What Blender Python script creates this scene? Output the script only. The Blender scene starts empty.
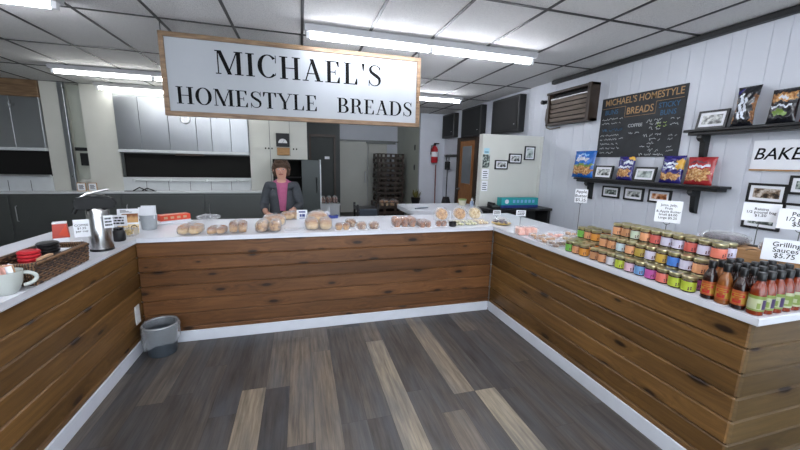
import bpy, bmesh, math, random
from mathutils import Vector, Matrix, Euler
random.seed(7)
PI = math.pi
S = bpy.context.scene
COL = S.collection

# ------------------------------------------------------------------ camera
cam_d = bpy.data.cameras.new('camera'); cam = bpy.data.objects.new('camera', cam_d); COL.objects.link(cam)
cam_d.sensor_width = 36; cam_d.lens = 343.2 * 36 / 800; cam_d.clip_start = 0.02
def cam_matrix(yaw, pitch, roll, loc):
    cy, sy, cp, sp = math.cos(yaw), math.sin(yaw), math.cos(pitch), math.sin(pitch)
    f = Vector((sy*cp, cy*cp, sp)); r = Vector((cy, -sy, 0)); u = r.cross(f)
    c, s = math.cos(roll), math.sin(roll)
    r2 = r*c + u*s; u2 = -r*s + u*c
    m = Matrix((r2, u2, -f)).transposed().to_4x4(); m.translation = loc
    return m
cam.matrix_world = cam_matrix(0.2818, -0.1824, 0.0232, Vector((0, 0, 1.5587)))
S.camera = cam
# ------------------------------------------------------------------ world, exposure
W = bpy.data.worlds.new('world'); S.world = W; W.use_nodes = True
bg = W.node_tree.nodes['Background']
bg.inputs[0].default_value = (0.80, 0.90, 1.0, 1); bg.inputs[1].default_value = 1.0   # daylight through the open shop front behind the camera
TUBE_POWER = 15.5
S.view_settings.view_transform = 'Standard'; S.view_settings.look = 'None'
S.view_settings.exposure = 2.1; S.view_settings.gamma = 1.0; S.view_settings.use_curve_mapping = False

# ------------------------------------------------------------------ materials
def lin(h):
    h = h.lstrip('#'); o = []
    for i in (0, 2, 4):
        c = int(h[i:i+2], 16)/255
        o.append(c/12.92 if c <= .04045 else ((c+.055)/1.055)**2.4)
    return tuple(o) + (1,)
class N:
    def __init__(s, name):
        s.m = bpy.data.materials.new(name); s.m.use_nodes = True; s.t = s.m.node_tree
        s.p = s.t.nodes['Principled BSDF']
    def n(s, ty, **k):
        x = s.t.nodes.new(ty)
        for a, v in k.items(): setattr(x, a, v)
        return x
    def l(s, a, b): s.t.links.new(a, b)
    def math(s, op, a, b=None, c=None):
        x = s.n('ShaderNodeMath', operation=op)
        for i, v in enumerate((a, b, c)):
            if v is None: continue
            if isinstance(v, (int, float)): x.inputs[i].default_value = v
            else: s.l(v, x.inputs[i])
        return x.outputs[0]
    def coord(s): return s.n('ShaderNodeTexCoord').outputs['Object']
    def mapping(s, vec, scale=(1, 1, 1), loc=(0, 0, 0)):
        x = s.n('ShaderNodeMapping'); s.l(vec, x.inputs[0]); x.inputs['Scale'].default_value = scale; x.inputs['Location'].default_value = loc
        return x.outputs[0]
    def noise(s, vec, scale, detail=3, rough=.55):
        x = s.n('ShaderNodeTexNoise'); s.l(vec, x.inputs['Vector']); x.inputs['Scale'].default_value = scale
        x.inputs['Detail'].default_value = detail; x.inputs['Roughness'].default_value = rough
        return x.outputs['Fac']
    def ramp(s, fac, stops):
        x = s.n('ShaderNodeValToRGB'); s.l(fac, x.inputs[0]); e = x.color_ramp.elements
        while len(e) < len(stops): e.new(.5)
        for el, (p, c) in zip(e, stops): el.position = p; el.color = c
        return x.outputs[0]
    def mix(s, fac, a, b, mode='MIX'):
        x = s.n('ShaderNodeMix', data_type='RGBA', blend_type=mode)
        for sock, v in ((x.inputs[0], fac), (x.inputs[6], a), (x.inputs[7], b)):
            if isinstance(v, (int, float)): sock.default_value = v
            elif isinstance(v, tuple): sock.default_value = v
            else: s.l(v, sock)
        return x.outputs[2]
    def bump(s, h, strength=.2, dist=.01):
        x = s.n('ShaderNodeBump'); x.inputs['Strength'].default_value = strength; x.inputs['Distance'].default_value = dist
        s.l(h, x.inputs['Height']); s.l(x.outputs[0], s.p.inputs['Normal'])
    def set(s, base=None, rough=.5, metal=0, spec=.5, coat=0):
        if base is not None:
            if isinstance(base, tuple): s.p.inputs['Base Color'].default_value = base
            else: s.l(base, s.p.inputs['Base Color'])
        if isinstance(rough, (int, float)): s.p.inputs['Roughness'].default_value = rough
        else: s.l(rough, s.p.inputs['Roughness'])
        s.p.inputs['Metallic'].default_value = metal; s.p.inputs['Specular IOR Level'].default_value = spec
        s.p.inputs['Coat Weight'].default_value = coat
        return s.m
M = {}
def simple(key, hexc, rough=.5, metal=0, var=.08, scale=12, spec=.5, coat=0, bump=0):
    """plain surface with a slight procedural mottling"""
    a = N(key); c = lin(hexc); v = a.noise(a.coord(), scale, 3)
    lo = tuple(x*(1-var) for x in c[:3]) + (1,); hi = tuple(min(1, x*(1+var)) for x in c[:3]) + (1,)
    a.set(a.ramp(v, [(.3, lo), (.7, hi)]), rough, metal, spec, coat)
    if bump: a.bump(v, bump, .005)
    M[key] = a.m; return a.m
def dots(key, stops, scale, rough=.6, detail=4, bump=.3, stretch=(1, 1, 1)):
    a = N(key); v = a.noise(a.mapping(a.coord(), stretch), scale, detail)
    a.set(a.ramp(v, [(p, lin(h)) for p, h in stops]), rough)
    if bump: a.bump(v, bump, .006)
    M[key] = a.m; return a.m
def emis(key, hexc, power):
    a = N(key); a.set(lin(hexc)); a.p.inputs['Emission Color'].default_value = lin(hexc); a.p.inputs['Emission Strength'].default_value = power
    M[key] = a.m; return a.m
def clear(key, hexc, amount, rough=.08):
    """thin clear film: mostly see-through with a gloss"""
    a = N(key); a.set(lin(hexc), rough); t = a.n('ShaderNodeBsdfTransparent'); mx = a.n('ShaderNodeMixShader')
    fr = a.n('ShaderNodeLayerWeight'); fr.inputs[0].default_value = .35
    f = a.math('ADD', a.math('MULTIPLY', fr.outputs['Facing'], .35), amount)
    a.l(f, mx.inputs[0]); a.l(t.outputs[0], mx.inputs[1]); a.l(a.p.outputs[0], mx.inputs[2])
    if 'film' in key: a.bump(a.noise(a.coord(), 38, 3), .55, .02)
    a.l(mx.outputs[0], a.t.nodes['Material Output'].inputs[0]); M[key] = a.m; return a.m

def wood_panel(key, tint_lo, tint_hi, axis):
    """stained knotty pine, one tone per board; boards 125 mm high run along 'axis' (0 x, 1 y)"""
    a = N(key); sep = a.n('ShaderNodeSeparateXYZ'); a.l(a.coord(), sep.inputs[0])
    u = sep.outputs[axis]; z = sep.outputs[2]
    idx = a.math('FLOOR', a.math('DIVIDE', a.math('SUBTRACT', z, .004), .125))
    rnd = a.n('ShaderNodeTexWhiteNoise', noise_dimensions='1D'); a.l(idx, rnd.inputs['W'])
    uo = a.math('ADD', u, a.math('MULTIPLY', idx, 3.37))
    def vec(su, sz):
        c = a.n('ShaderNodeCombineXYZ'); a.l(a.math('MULTIPLY', uo, su), c.inputs[0]); a.l(a.math('MULTIPLY', z, sz), c.inputs[1]); return c.outputs[0]
    kn = a.n('ShaderNodeTexVoronoi', voronoi_dimensions='2D'); a.l(vec(2.1, 6.0), kn.inputs['Vector']); kn.inputs['Scale'].default_value = 1
    d = kn.outputs['Distance']
    warp = a.ramp(d, [(0, (1, 1, 1, 1)), (.35, (0, 0, 0, 1))])
    gv = a.n('ShaderNodeVectorMath', operation='ADD'); a.l(vec(1.6, 26), gv.inputs[0])
    ws = a.n('ShaderNodeVectorMath', operation='SCALE'); a.l(warp, ws.inputs[0]); ws.inputs['Scale'].default_value = 1.3; a.l(ws.outputs[0], gv.inputs[1])
    grain = a.noise(gv.outputs[0], 1.5, 6, .6); fine = a.noise(vec(5, 210), 1.0, 3, .6); big = a.noise(vec(1.1, 5), 1.0, 3)
    col = a.ramp(grain, [(.25, lin(tint_lo)), (.75, lin(tint_hi))])
    col = a.mix(.30, col, a.ramp(fine, [(.3, (.35, .35, .35, 1)), (.7, (1, 1, 1, 1))]), 'MULTIPLY')
    col = a.mix(.6, col, a.ramp(big, [(.3, (.5, .5, .5, 1)), (.65, (1.0, 1.0, 1.0, 1))]), 'MULTIPLY')
    col = a.mix(1, col, a.ramp(rnd.outputs[0], [(0, (.78, .76, .72, 1)), (1, (1.12, 1.1, 1.08, 1))]), 'MULTIPLY')
    knr = a.n('ShaderNodeSeparateColor'); a.l(kn.outputs['Color'], knr.inputs[0])
    rad = a.math('ADD', a.math('MULTIPLY', a.math('GREATER_THAN', knr.outputs[0], .38), a.math('ADD', a.math('MULTIPLY', knr.outputs[1], .10), .03)), .0001)
    k2 = a.math('DIVIDE', d, rad)
    kf = a.ramp(k2, [(.55, (1, 1, 1, 1)), (1.0, (0, 0, 0, 1))])
    ko = a.ramp(a.math('DIVIDE', k2, 2.4), [(.3, (1, 1, 1, 1)), (1.0, (0, 0, 0, 1))])
    col = a.mix(a.math('MULTIPLY', ko, .45), col, lin('#3a2008')); col = a.mix(a.math('MULTIPLY', kf, .92), col, lin('#1d0f06'))
    a.set(col, .42, 0, .45); a.bump(grain, .08, .004); M[key] = a.m
wood_panel('pine_aisle', '#5c4020', '#906a3a', 1)
wood_panel('pine_front', '#5c3a20', '#8a5e38', 0)
wood_panel('pine_end', '#574527', '#7c6340', 0)

def floor_mat():
    a = N('vinyl_plank'); at = a.n('ShaderNodeAttribute', attribute_name='tone'); sp = a.n('ShaderNodeSeparateColor'); a.l(at.outputs['Color'], sp.inputs[0])
    c = a.coord(); off = a.n('ShaderNodeCombineXYZ'); a.l(a.math('MULTIPLY', sp.outputs[1], 37.), off.inputs[0]); a.l(a.math('MULTIPLY', sp.outputs[1], 91.), off.inputs[1])
    ad = a.n('ShaderNodeVectorMath', operation='ADD'); a.l(c, ad.inputs[0]); a.l(off.outputs[0], ad.inputs[1]); v = ad.outputs[0]
    g1 = a.noise(a.mapping(v, (34, 2.2, 1)), 1, 6, .65); g2 = a.noise(a.mapping(v, (120, 5, 1)), 1, 4, .6); g3 = a.noise(a.mapping(v, (7, 1.5, 1)), 1, 4)
    base = a.ramp(sp.outputs[0], [(0, lin('#3d3836')), (.35, lin('#5d5650')), (.6, lin('#746a60')), (.8, lin('#857868')), (1, lin('#a19684'))])
    col = a.mix(.8, base, a.ramp(g1, [(.28, (.30, .30, .31, 1)), (.64, (1.18, 1.15, 1.10, 1))]), 'MULTIPLY')
    col = a.mix(.55, col, a.ramp(g2, [(.3, (.5, .5, .5, 1)), (.7, (1.15, 1.15, 1.15, 1))]), 'MULTIPLY')
    col = a.mix(a.ramp(g3, [(.42, (0, 0, 0, 1)), (.72, (.55, .55, .55, 1))]), col, lin('#555a61'))
    a.set(col, a.ramp(g1, [(.2, (.5, .5, .5, 1)), (.8, (.34, .34, .34, 1))]), 0, .45); a.bump(g1, .12, .003); M['plank'] = a.m
floor_mat()
def steel(key, hexc, rough, stretch, metal=1):
    a = N(key); v = a.noise(a.mapping(a.coord(), stretch), 1, 4); b = a.noise(a.coord(), 1.4, 3)
    col = a.mix(.5, lin(hexc), a.ramp(b, [(.3, (.72, .74, .78, 1)), (.7, (1, 1, 1, 1))]), 'MULTIPLY')
    a.set(col, a.ramp(v, [(.2, (rough*.85,)*3 + (1,)), (.8, (rough*1.15,)*3 + (1,))]), metal); a.bump(b, .03, .02); M[key] = a.m
steel('steel_hood', '#989b9d', .30, (6, 2, 2), .9); steel('steel_dark', '#666967', .45, (2, 2, 50), .7); steel('steel_pot', '#c3c2c0', .24, (80, 80, 1.5)); steel('steel', '#c0c0c0', .3, (3, 3, 3))
def ceil_mat():
    a = N('ceiling_tile'); c = a.coord(); f = a.noise(c, 180, 2, .7); m = a.noise(c, 40, 3)
    col = a.ramp(f, [(.36, lin('#b2b2b2')), (.46, lin('#e6e5e3'))]); col = a.mix(.3, col, a.ramp(m, [(.35, (.8, .8, .8, 1)), (.65, (1, 1, 1, 1))]), 'MULTIPLY')
    a.set(col, .9, 0, .2); a.bump(f, .4, .004); M['tile'] = a.m
ceil_mat()
simple('grid_dark', '#2b2a2a', .5); simple('wall_white', '#ccd0d8', .42, 0, .03, 3); simple('wall_cream', '#c3c3bb', .5, 0, .04, 2.5); simple('wall_green', '#b9bdb2', .5, 0, .05, 2)
simple('panel_cream', '#c9cac2', .45, 0, .03, 2); simple('base_white', '#d6dae2', .4, 0, .04, 8); simple('top_white', '#dcdee4', .25, 0, .02, 5)
simple('black', '#121214', .4); simple('black_gloss', '#0b0c0e', .15); simple('shelf_black', '#141617', .42); simple('black_matte', '#191a1b', .75, 0, .2, 30); simple('mouth', '#0a0907', .9)
simple('white', '#e2e3e4', .4, 0, .02); simple('housing_grey', '#a3a4a6', .5, 0, .02); simple('grey_glass', '#747b80', .12, 0, .06, 3); simple('dark_green', '#2b302e', .6, 0, .1, 6); simple('cabinet_door', '#3d4443', .4, 0, .06, 4); simple('white_tile', '#c8ccce', .3, 0, .04, 6); simple('paper', '#e6e8ec', .7, 0, .02); simple('ink', '#121213', .9, 0, .08, 12, .1); simple('brown_dark', '#35281e', .5, 0, .2, 8)
simple('kitchen_floor', '#2c2a28', .5, 0, .25, 4); simple('sign_white', '#a0a4a8', .75, 0, .02, 4)
a = N('sign_wood'); v = a.noise(a.mapping(a.coord(), (3, 30, 30)), 2, 5); a.set(a.ramp(v, [(.3, lin('#5d4630')), (.7, lin('#8a6f52'))]), .5); M['sign_wood'] = a.m
a = N('door_wood'); v = a.noise(a.mapping(a.coord(), (20, 20, 2)), 2, 5); a.set(a.ramp(v, [(.3, lin('#7d5029')), (.7, lin('#a46f3c'))]), .4); M['door_wood'] = a.m
a = N('wicker'); w1 = a.n('ShaderNodeTexWave'); a.l(a.coord(), w1.inputs['Vector']); w1.inputs['Scale'].default_value = 30; w1.inputs['Distortion'].default_value = 3
a.set(a.ramp(w1.outputs['Fac'], [(.2, lin('#2c1c12')), (.8, lin('#7a5a3e'))]), .6); M['wicker'] = a.m
a = N('louvre'); v = a.noise(a.mapping(a.coord(), (3, 3, 40)), 2, 3); a.set(a.ramp(v, [(.3, lin('#5d534a')), (.7, lin('#8a7d72'))]), .5); M['louvre'] = a.m
emis('tube', '#f3f6ff', TUBE_POWER); emis('tube_old', '#f3f4f2', TUBE_POWER*.6)
clear('film', '#f2f4f6', .13, .06); clear('bin_film', '#d4d9de', .22, .2); clear('glass_pane', '#c7cdd2', .35, .05); clear('clear_box', '#eef2f4', .16, .1)

def loaf_mat(key, top, side):
    # browner baked top, paler sides: the loaf's own colours
    a = N(key); v = a.noise(a.coord(), 30, 4); t = a.n('ShaderNodeTexCoord'); sp = a.n('ShaderNodeSeparateXYZ'); a.l(t.outputs['Generated'], sp.inputs[0])
    f = a.ramp(a.math('ADD', sp.outputs[2], a.math('MULTIPLY', a.math('SUBTRACT', v, .5), .7)), [(.45, (0, 0, 0, 1)), (.75, (1, 1, 1, 1))])
    a.set(a.mix(f, lin(side), lin(top)), .55); a.bump(v, .35, .006); M[key] = a.m
loaf_mat('crust', '#7d4a20', '#c49862'); loaf_mat('crust_pale', '#9c6a36', '#d3b383')
dots('crumb_raisin', [(.36, '#2c180d'), (.43, '#8a5a2c'), (.55, '#b88c58'), (.75, '#cfae80')], 32); dots('cinnamon', [(.3, '#5a2f14'), (.5, '#935523'), (.66, '#bd7b3a'), (.8, '#d8b27c')], 22)
dots('muffin', [(.32, '#4a2b17'), (.5, '#8a5a31'), (.6, '#b5946e'), (.72, '#e6ded2')], 26); dots('cookie', [(.35, '#8a5a2e'), (.5, '#c08c50'), (.7, '#dcb67e')], 40)
dots('cookie_pale', [(.35, '#ab8450'), (.5, '#d8bd88'), (.7, '#ebddbb')], 40); dots('herb', [(.35, '#4f6a33'), (.5, '#c9c07e'), (.7, '#efe9d0')], 45)
dots('pink_wafer', [(.35, '#d88a78'), (.5, '#eeb3a0'), (.7, '#f5cdbd')], 22); dots('pecan', [(.35, '#4d2c18'), (.5, '#8e5f3a'), (.7, '#c29a70')], 36); dots('raisin', [(.35, '#181014'), (.5, '#2f2430'), (.75, '#6f6570')], 30)
dots('nuts', [(.35, '#6b3d1b'), (.5, '#b98145'), (.7, '#e6cfa2')], 50); dots('cardboard', [(.3, '#a27a50'), (.7, '#bb9468')], 8, .8, 3, 0, (1, 1, 12))
dots('photo_a', [(.38, '#20211f'), (.5, '#8d918f'), (.62, '#d9dbd8')], 26, .3, 3, 0); dots('photo_b', [(.38, '#2b2118'), (.5, '#7f6b57'), (.62, '#d5cbc0')], 22, .3, 3, 0); dots('photo_c', [(.36, '#6d3d22'), (.5, '#c27a42'), (.64, '#e7cfb8')], 24, .3, 3, 0)
dots('photo_d', [(.36, '#15181a'), (.5, '#4d5a55'), (.64, '#c4ccc4')], 30, .3, 3, 0); dots('photo_e', [(.36, '#55605c'), (.5, '#a4b0ac'), (.64, '#d3d9d5')], 16, .3, 3, 0)
a = N('chalkboard'); v = a.noise(a.coord(), 6, 5); a.set(a.ramp(v, [(.3, lin('#1d1f21')), (.75, lin('#33363a'))]), .7); M['chalkboard'] = a.m
simple('chalk_white', '#b9bcbc', .9); simple('chalk_blue', '#3c6484', .9); simple('chalk_tan', '#b08d62', .9); simple('chalk_green', '#a9c46a', .9)

# ------------------------------------------------------------------ mesh builder
class MB:
    def __init__(s): s.bm = bmesh.new(); s.mi = 0
    def _add(s, verts, faces, mi=None, smooth=True):
        vs = [s.bm.verts.new(v) for v in verts]
        for f in faces:
            try: fc = s.bm.faces.new([vs[i] for i in f]); fc.material_index = s.mi if mi is None else mi; fc.smooth = smooth
            except ValueError: pass
        return vs
    def box(s, lo, hi, mi=None, bev=0, rot=None, seg=2):
        t = bmesh.new(); bmesh.ops.create_cube(t, size=1)
        c = [(a+b)/2 for a, b in zip(lo, hi)]; d = [max(1e-5, abs(b-a)) for a, b in zip(lo, hi)]
        for v in t.verts: v.co = Vector((v.co.x*d[0], v.co.y*d[1], v.co.z*d[2]))
        if bev: bmesh.ops.bevel(t, geom=t.edges[:], offset=min(bev, min(d)*.45), segments=seg, affect='EDGES', profile=.5)
        for v in t.verts:
            if rot is not None: v.co = rot @ v.co
            v.co += Vector(c)
        t.verts.index_update(); s._add([v.co.copy() for v in t.verts], [[v.index for v in f.verts] for f in t.faces], mi, False); t.free(); return s
    def lathe(s, prof, c=(0, 0, 0), n=16, mi=None, sx=1, sy=1, cap=True):
        vs = []; fs = []
        for r, z in prof:
            for k in range(n): a = 2*PI*k/n; vs.append((c[0]+r*sx*math.cos(a), c[1]+r*sy*math.sin(a), c[2]+z))
        for i in range(len(prof)-1):
            for k in range(n): k2 = (k+1) % n; fs.append((i*n+k, i*n+k2, (i+1)*n+k2, (i+1)*n+k))
        if cap: fs.append(tuple(range(n))[::-1]); fs.append(tuple((len(prof)-1)*n+k for k in range(n)))
        s._add(vs, fs, mi); return s
    def tube(s, pts, r, n=8, mi=None, closed=False):
        pts = [Vector(p) for p in pts]; L = len(pts); vs = []; fs = []; up = None
        for i, p in enumerate(pts):
            a = pts[(i-1) % L] if (closed or i) else p; b = pts[(i+1) % L] if (closed or i < L-1) else p
            t = (b-a).normalized()
            if up is None: up = Vector((0, 0, 1)) if abs(t.z) < .9 else Vector((1, 0, 0))
            x = t.cross(up); x = x.normalized() if x.length > 1e-6 else Vector((1, 0, 0)); y = x.cross(t); up = y
            rr = r[i] if isinstance(r, (list, tuple)) else r
            for k in range(n): q = 2*PI*k/n; vs.append(p + x*rr*math.cos(q) + y*rr*math.sin(q))
        for i in range(L if closed else L-1):
            j = (i+1) % L
            for k in range(n): k2 = (k+1) % n; fs.append((i*n+k, i*n+k2, j*n+k2, j*n+k))
        if not closed: fs.append(tuple(range(n))[::-1]); fs.append(tuple((L-1)*n+k for k in range(n)))
        s._add(vs, fs, mi); return s
    def prism(s, poly, y0, y1, mi=None, plane='xz'):
        """extrude a 2-D outline: plane xz (depth y), xy (depth z) or yz (depth x)"""
        f = {'xz': lambda p, d: (p[0], d, p[1]), 'xy': lambda p, d: (p[0], p[1], d), 'yz': lambda p, d: (d, p[0], p[1])}[plane]
        n = len(poly); vs = [f(p, y0) for p in poly] + [f(p, y1) for p in poly]
        fs = [tuple(range(n)), tuple(range(n, 2*n))[::-1]] + [(i, i+n, (i+1) % n+n, (i+1) % n) for i in range(n)]
        s._add(vs, fs, mi); return s
    def blob(s, c, r, seg=12, rings=8, mi=None, jit=0, seed=0, flat=None, pw=1, rot=None):
        """lumpy ellipsoid; pw<1 squares it off; flat cuts the bottom at that fraction"""
        rd = random.Random(seed); vs = []; fs = []
        sg = lambda x: math.copysign(abs(x)**pw, x)
        for i in range(rings+1):
            th = PI*i/rings
            for k in range(seg):
                ph = 2*PI*k/seg; j = 1+rd.uniform(-jit, jit)
                p = Vector((sg(math.sin(th))*sg(math.cos(ph))*r[0]*j, sg(math.sin(th))*sg(math.sin(ph))*r[1]*j, sg(math.cos(th))*r[2]*j))
                if flat is not None: p.z = max(p.z, -r[2]*flat)
                if rot is not None: p = rot @ p
                vs.append(p + Vector(c))
        for i in range(rings):
            for k in range(seg): k2 = (k+1) % seg; fs.append((i*seg+k, (i+1)*seg+k, (i+1)*seg+k2, i*seg+k2))
        v = s._add(vs, fs, mi); bmesh.ops.remove_doubles(s.bm, verts=v, dist=1e-5); return s
    def build(s, name, mats, parent=None, loc=(0, 0, 0), rz=0, angle=35, kind=None):
        bmesh.ops.recalc_face_normals(s.bm, faces=s.bm.faces[:])
        me = bpy.data.meshes.new(name); s.bm.to_mesh(me); s.bm.free()
        for m in (mats if isinstance(mats, (list, tuple)) else [mats]): me.materials.append(M[m])
        sm = [p.use_smooth for p in me.polygons]; me.set_sharp_from_angle(angle=math.radians(angle))
        for p, q in zip(me.polygons, sm): p.use_smooth = q
        o = bpy.data.objects.new(name, me); COL.objects.link(o); o.parent = parent; o.location = loc; o.rotation_euler = (0, 0, rz)
        if kind: o['kind'] = kind
        return o
def tag(o, label=None, cat=None, group=None, kind=None):
    if label: o['label'] = label
    if cat: o['category'] = cat
    if group: o['group'] = group
    if kind: o['kind'] = kind
    return o
def thing(name, label, cat, loc=(0, 0, 0), rz=0, group=None, rot=None):
    o = bpy.data.objects.new(name, None); COL.objects.link(o); o.empty_display_size = .05
    o.location = loc; o.rotation_euler = rot if rot else (0, 0, rz); return tag(o, label, cat, group)
def dup(root, loc, rz=None, label=None, group=None):
    def cp(o, par):
        c = o.copy(); COL.objects.link(c); c.parent = par
        for ch in o.children: cp(ch, c)
        return c
    r = cp(root, None); r.location = loc
    if rz is not None: r.rotation_euler = (0, 0, rz)
    if label: r['label'] = label
    if group: r['group'] = group
    return r
def struct(name, mb, mats, parent=None, **k): return mb.build(name, mats, parent, kind='structure' if parent is None else None, **k)
def text(body, size, mat, parent, loc, rot=(PI/2, 0, 0), name='lettering', align='CENTER', shear=0, extr=.0006, sx=1, spacing=1):
    c = bpy.data.curves.new(name, 'FONT'); c.body = body; c.size = size; c.align_x = align; c.align_y = 'CENTER'; c.shear = shear; c.extrude = extr; c.resolution_u = 3
    c.space_line = spacing; c.offset = size*.008
    o = bpy.data.objects.new(name, c); me = bpy.data.meshes.new_from_object(o); bpy.data.objects.remove(o); bpy.data.curves.remove(c)
    me.materials.clear(); me.materials.append(M[mat])
    o = bpy.data.objects.new(name, me); COL.objects.link(o); o.parent = parent; o.location = loc; o.rotation_euler = rot; o.scale = (sx, 1, 1)
    return o
RW = -PI/2       # rotation of things hung on the right wall: their front (-y) looks towards -x
# ================================================================== THE SETTING
XW, HC, ZT, YB = 3.547, 2.743, 0.92, 8.35
# customer floor: vinyl planks running away from the camera; tone per plank
def planks():
    bm = bmesh.new(); col = []; rd = random.Random(11)
    w, L = .155, 1.22; x0 = .503 - 20*.155
    keep = {(1.0455, 0): None}
    for i in range(32):
        a = x0 + i*w; b = min(a+w, XW)
        if a >= XW: break
        off = rd.uniform(0, L); spec = {}
        if abs(a-.503) < .02: off = 2.735; spec = {0: .95, 1: .62}
        if abs(a-.968) < .02: off = 3.13; spec = {0: .86}
        if abs(a-1.123) < .02: off = 1.91; spec = {0: 1.0}
        if abs(a+.427) < .02: off = 2.30; spec = {0: .84}
        if abs(a+.117) < .02: off = 2.95; spec = {0: .66}
        if abs(a-.038) < .02: off = 2.68; spec = {0: .72}
        off = off - 3*L*0
        for k in range(-5, 8):
            y1 = off - k*L; y0 = y1 - L
            y0c, y1c = max(y0, -2.6), min(y1, 3.2)
            if y1c - y0c < .01: continue
            t = spec.get(k); rv = rd.random()
            if t is None: t = rd.choice([.08, .18, .25, .3, .38, .45, .55, .66])
            g = .0007
            vs = [bm.verts.new(p) for p in ((a+g, y0c+g, 0), (b-g, y0c+g, 0), (b-g, y1c-g, 0), (a+g, y1c-g, 0))]
            bm.faces.new(vs); col += [(t, rv, 0, 1)]*4
    me = bpy.data.meshes.new('floor'); bm.to_mesh(me); bm.free(); me.materials.append(M['plank'])
    at = me.color_attributes.new('tone', 'FLOAT_COLOR', 'CORNER')
    for d, c in zip(at.data, col): d.color = c
    o = bpy.data.objects.new('floor', me); COL.objects.link(o); o['kind'] = 'structure'
planks()
struct('floor_kitchen', MB().box((-6.5, -2.6, -.05), (XW+.1, 10.7, -.002)), 'kitchen_floor')
struct('ceiling', MB().box((-6.5, -2.6, HC+.006), (XW+.1, 10.7, HC+.05)), 'tile')
g = MB()
for i in range(-11, 7):
    x = .049+.61*i
    if x < XW-.02: g.box((x-.0125, -2.6, HC), (x+.0125, 10.6, HC+.008))
for j in range(-5, 7):
    y = 2.507+1.2306*j; g.box((-6.5, y-.0125, HC+.0004), (XW, y+.0125, HC+.0076))
struct('trim_1', g, 'grid_dark')                                  # dark ceiling grid bars
# right wall: vertical grooved panelling
w = MB(); ys = [-2.6]; rd = random.Random(3); pat = [.10, .20, .13, .18, .30, .11, .17]; k = 0
while ys[-1] < YB: ys.append(min(YB, ys[-1]+pat[k % 7])); k += 1
prof = []
for y in ys[1:-1]: prof += [(XW, y-.0035), (XW+.005, y), (XW, y+.0035)]
outl = [(XW, -2.6)] + prof + [(XW, YB), (XW+.1, YB), (XW+.1, -2.6)]
w.prism(outl, 0, HC+.006, plane='xy'); struct('wall_right', w, 'wall_white', angle=20)
struct('trim_2', MB().box((XW-.06, -2.6, HC-.05), (XW, 4.42, HC), bev=.012), 'shelf_black')
# back of the room: white end wall, alcove with cold-room doors, dark door wall
struct('wall_back', MB().box((2.895, YB, 0), (XW+.1, YB+.1, HC+.006)), 'wall_white')
struct('wall_alcove_side', MB().box((2.895, YB+.1, 0), (2.995, 10.5, HC+.006)), 'wall_green')
struct('wall_alcove_back', MB().box((.6, 10.5, 0), (2.995, 10.6, HC+.006)), 'wall_white')
struct('wall_alcove_left', MB().box((.84, YB+.1, 0), (.90, 10.5, HC+.006)), 'wall_green')
struct('wall_passage', MB().box((.14, YB, 2.14), (.90, YB+.1, HC+.006)).box((.80, YB, 0), (.90, YB+.1, 2.14)).box((.14, YB, 0), (.2, YB+.1, 2.14)), 'dark_green')
d = struct('door_1', MB().box((.2, YB+.05, 0), (.80, YB+.09, 2.14)), 'dark_green')
MB().box((.2, YB-.015, 2.08), (.80, YB+.06, 2.14)).box((.2, YB-.015, 0), (.245, YB+.06, 2.08)).box((.755, YB-.015, 0), (.80, YB+.06, 2.08)).build('door_frame', 'brown_dark', d)
MB().box((.55, YB+.04, 1.58), (.66, YB+.05, 1.64)).build('door_plate', 'paper', d)
MB().tube([(.29, YB+.05, 1.0), (.29, YB, 1.0), (.38, YB, 1.0)], .01).build('door_handle', 'steel', d)
# cold-room sliding doors
d = struct('door_2', MB().box((1.10, 10.43, 0), (1.95, 10.5, 2.12), bev=.01), 'panel_cream')
MB().box((1.86, 10.40, .9), (1.90, 10.43, 1.25), bev=.008).build('door_handle', 'steel', d)
struct('door_3', MB().box((1.97, 10.45, 0), (2.55, 10.5, 2.12), bev=.01), 'panel_cream')
struct('trim_3', MB().box((1.0, 10.40, 2.125), (2.895, 10.5, 2.165)).box((1.9, 10.36, 2.07), (2.8, 10.40, 2.125)), 'steel_dark')
struct('wall_left', MB().box((-6.6, -2.6, 0), (-6.5, 8.4, HC+.006)), 'wall_cream')
struct('wall_front', MB().box((-6.5, -2.7, 0), (-2.6, -2.6, HC+.006)).box((-2.6, -2.7, 2.45), (XW+.1, -2.6, HC+.006)).box((-2.6, -2.7, 0), (-.6, -2.6, .55)).box((.9, -2.7, 0), (XW+.1, -2.6, .55)), 'wall_white')
# kitchen front wall with two baking bays
KY = 7.45
def kwall(x0, x1, z0, z1, m='wall_cream', y0=KY, nm='wall_kitchen'):
    return struct(nm, MB().box((x0, y0, z0), (x1, y0+.1, z1)), m)
struct('wall_kitchen', MB().box((-4.15, KY, 0), (-3.90, KY+.5, HC+.006)), 'wall_cream')
struct('wall_kitchen_pier', MB().box((-3.60, KY, 0), (-3.12, KY+.5, HC+.006)), 'wall_cream')
struct('wall_kitchen_right', MB().box((-.955, KY, 0), (.14, KY+.9, HC+.006)), 'panel_cream')
MB().box((-.58, KY-.004, .9), (-.572, KY, HC)).box((-.2, KY-.004, 1.62), (-.194, KY, HC)).build('panel_joint', 'steel_dark', bpy.data.objects['wall_kitchen_right'])
struct('wall_kitchen_recess', MB().box((-3.92, KY+.25, 0), (-3.58, KY+.35, HC+.006)), 'wall_green')
struct('wall_kitchen_back', MB().box((-6.5, KY+.85, 0), (-.955, KY+.95, HC+.006)), 'wall_green')
struct('trim_4', MB().box((-3.90, KY-.02, .9), (-3.82, KY+.04, HC+.006), bev=.006), 'steel_hood')

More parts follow.
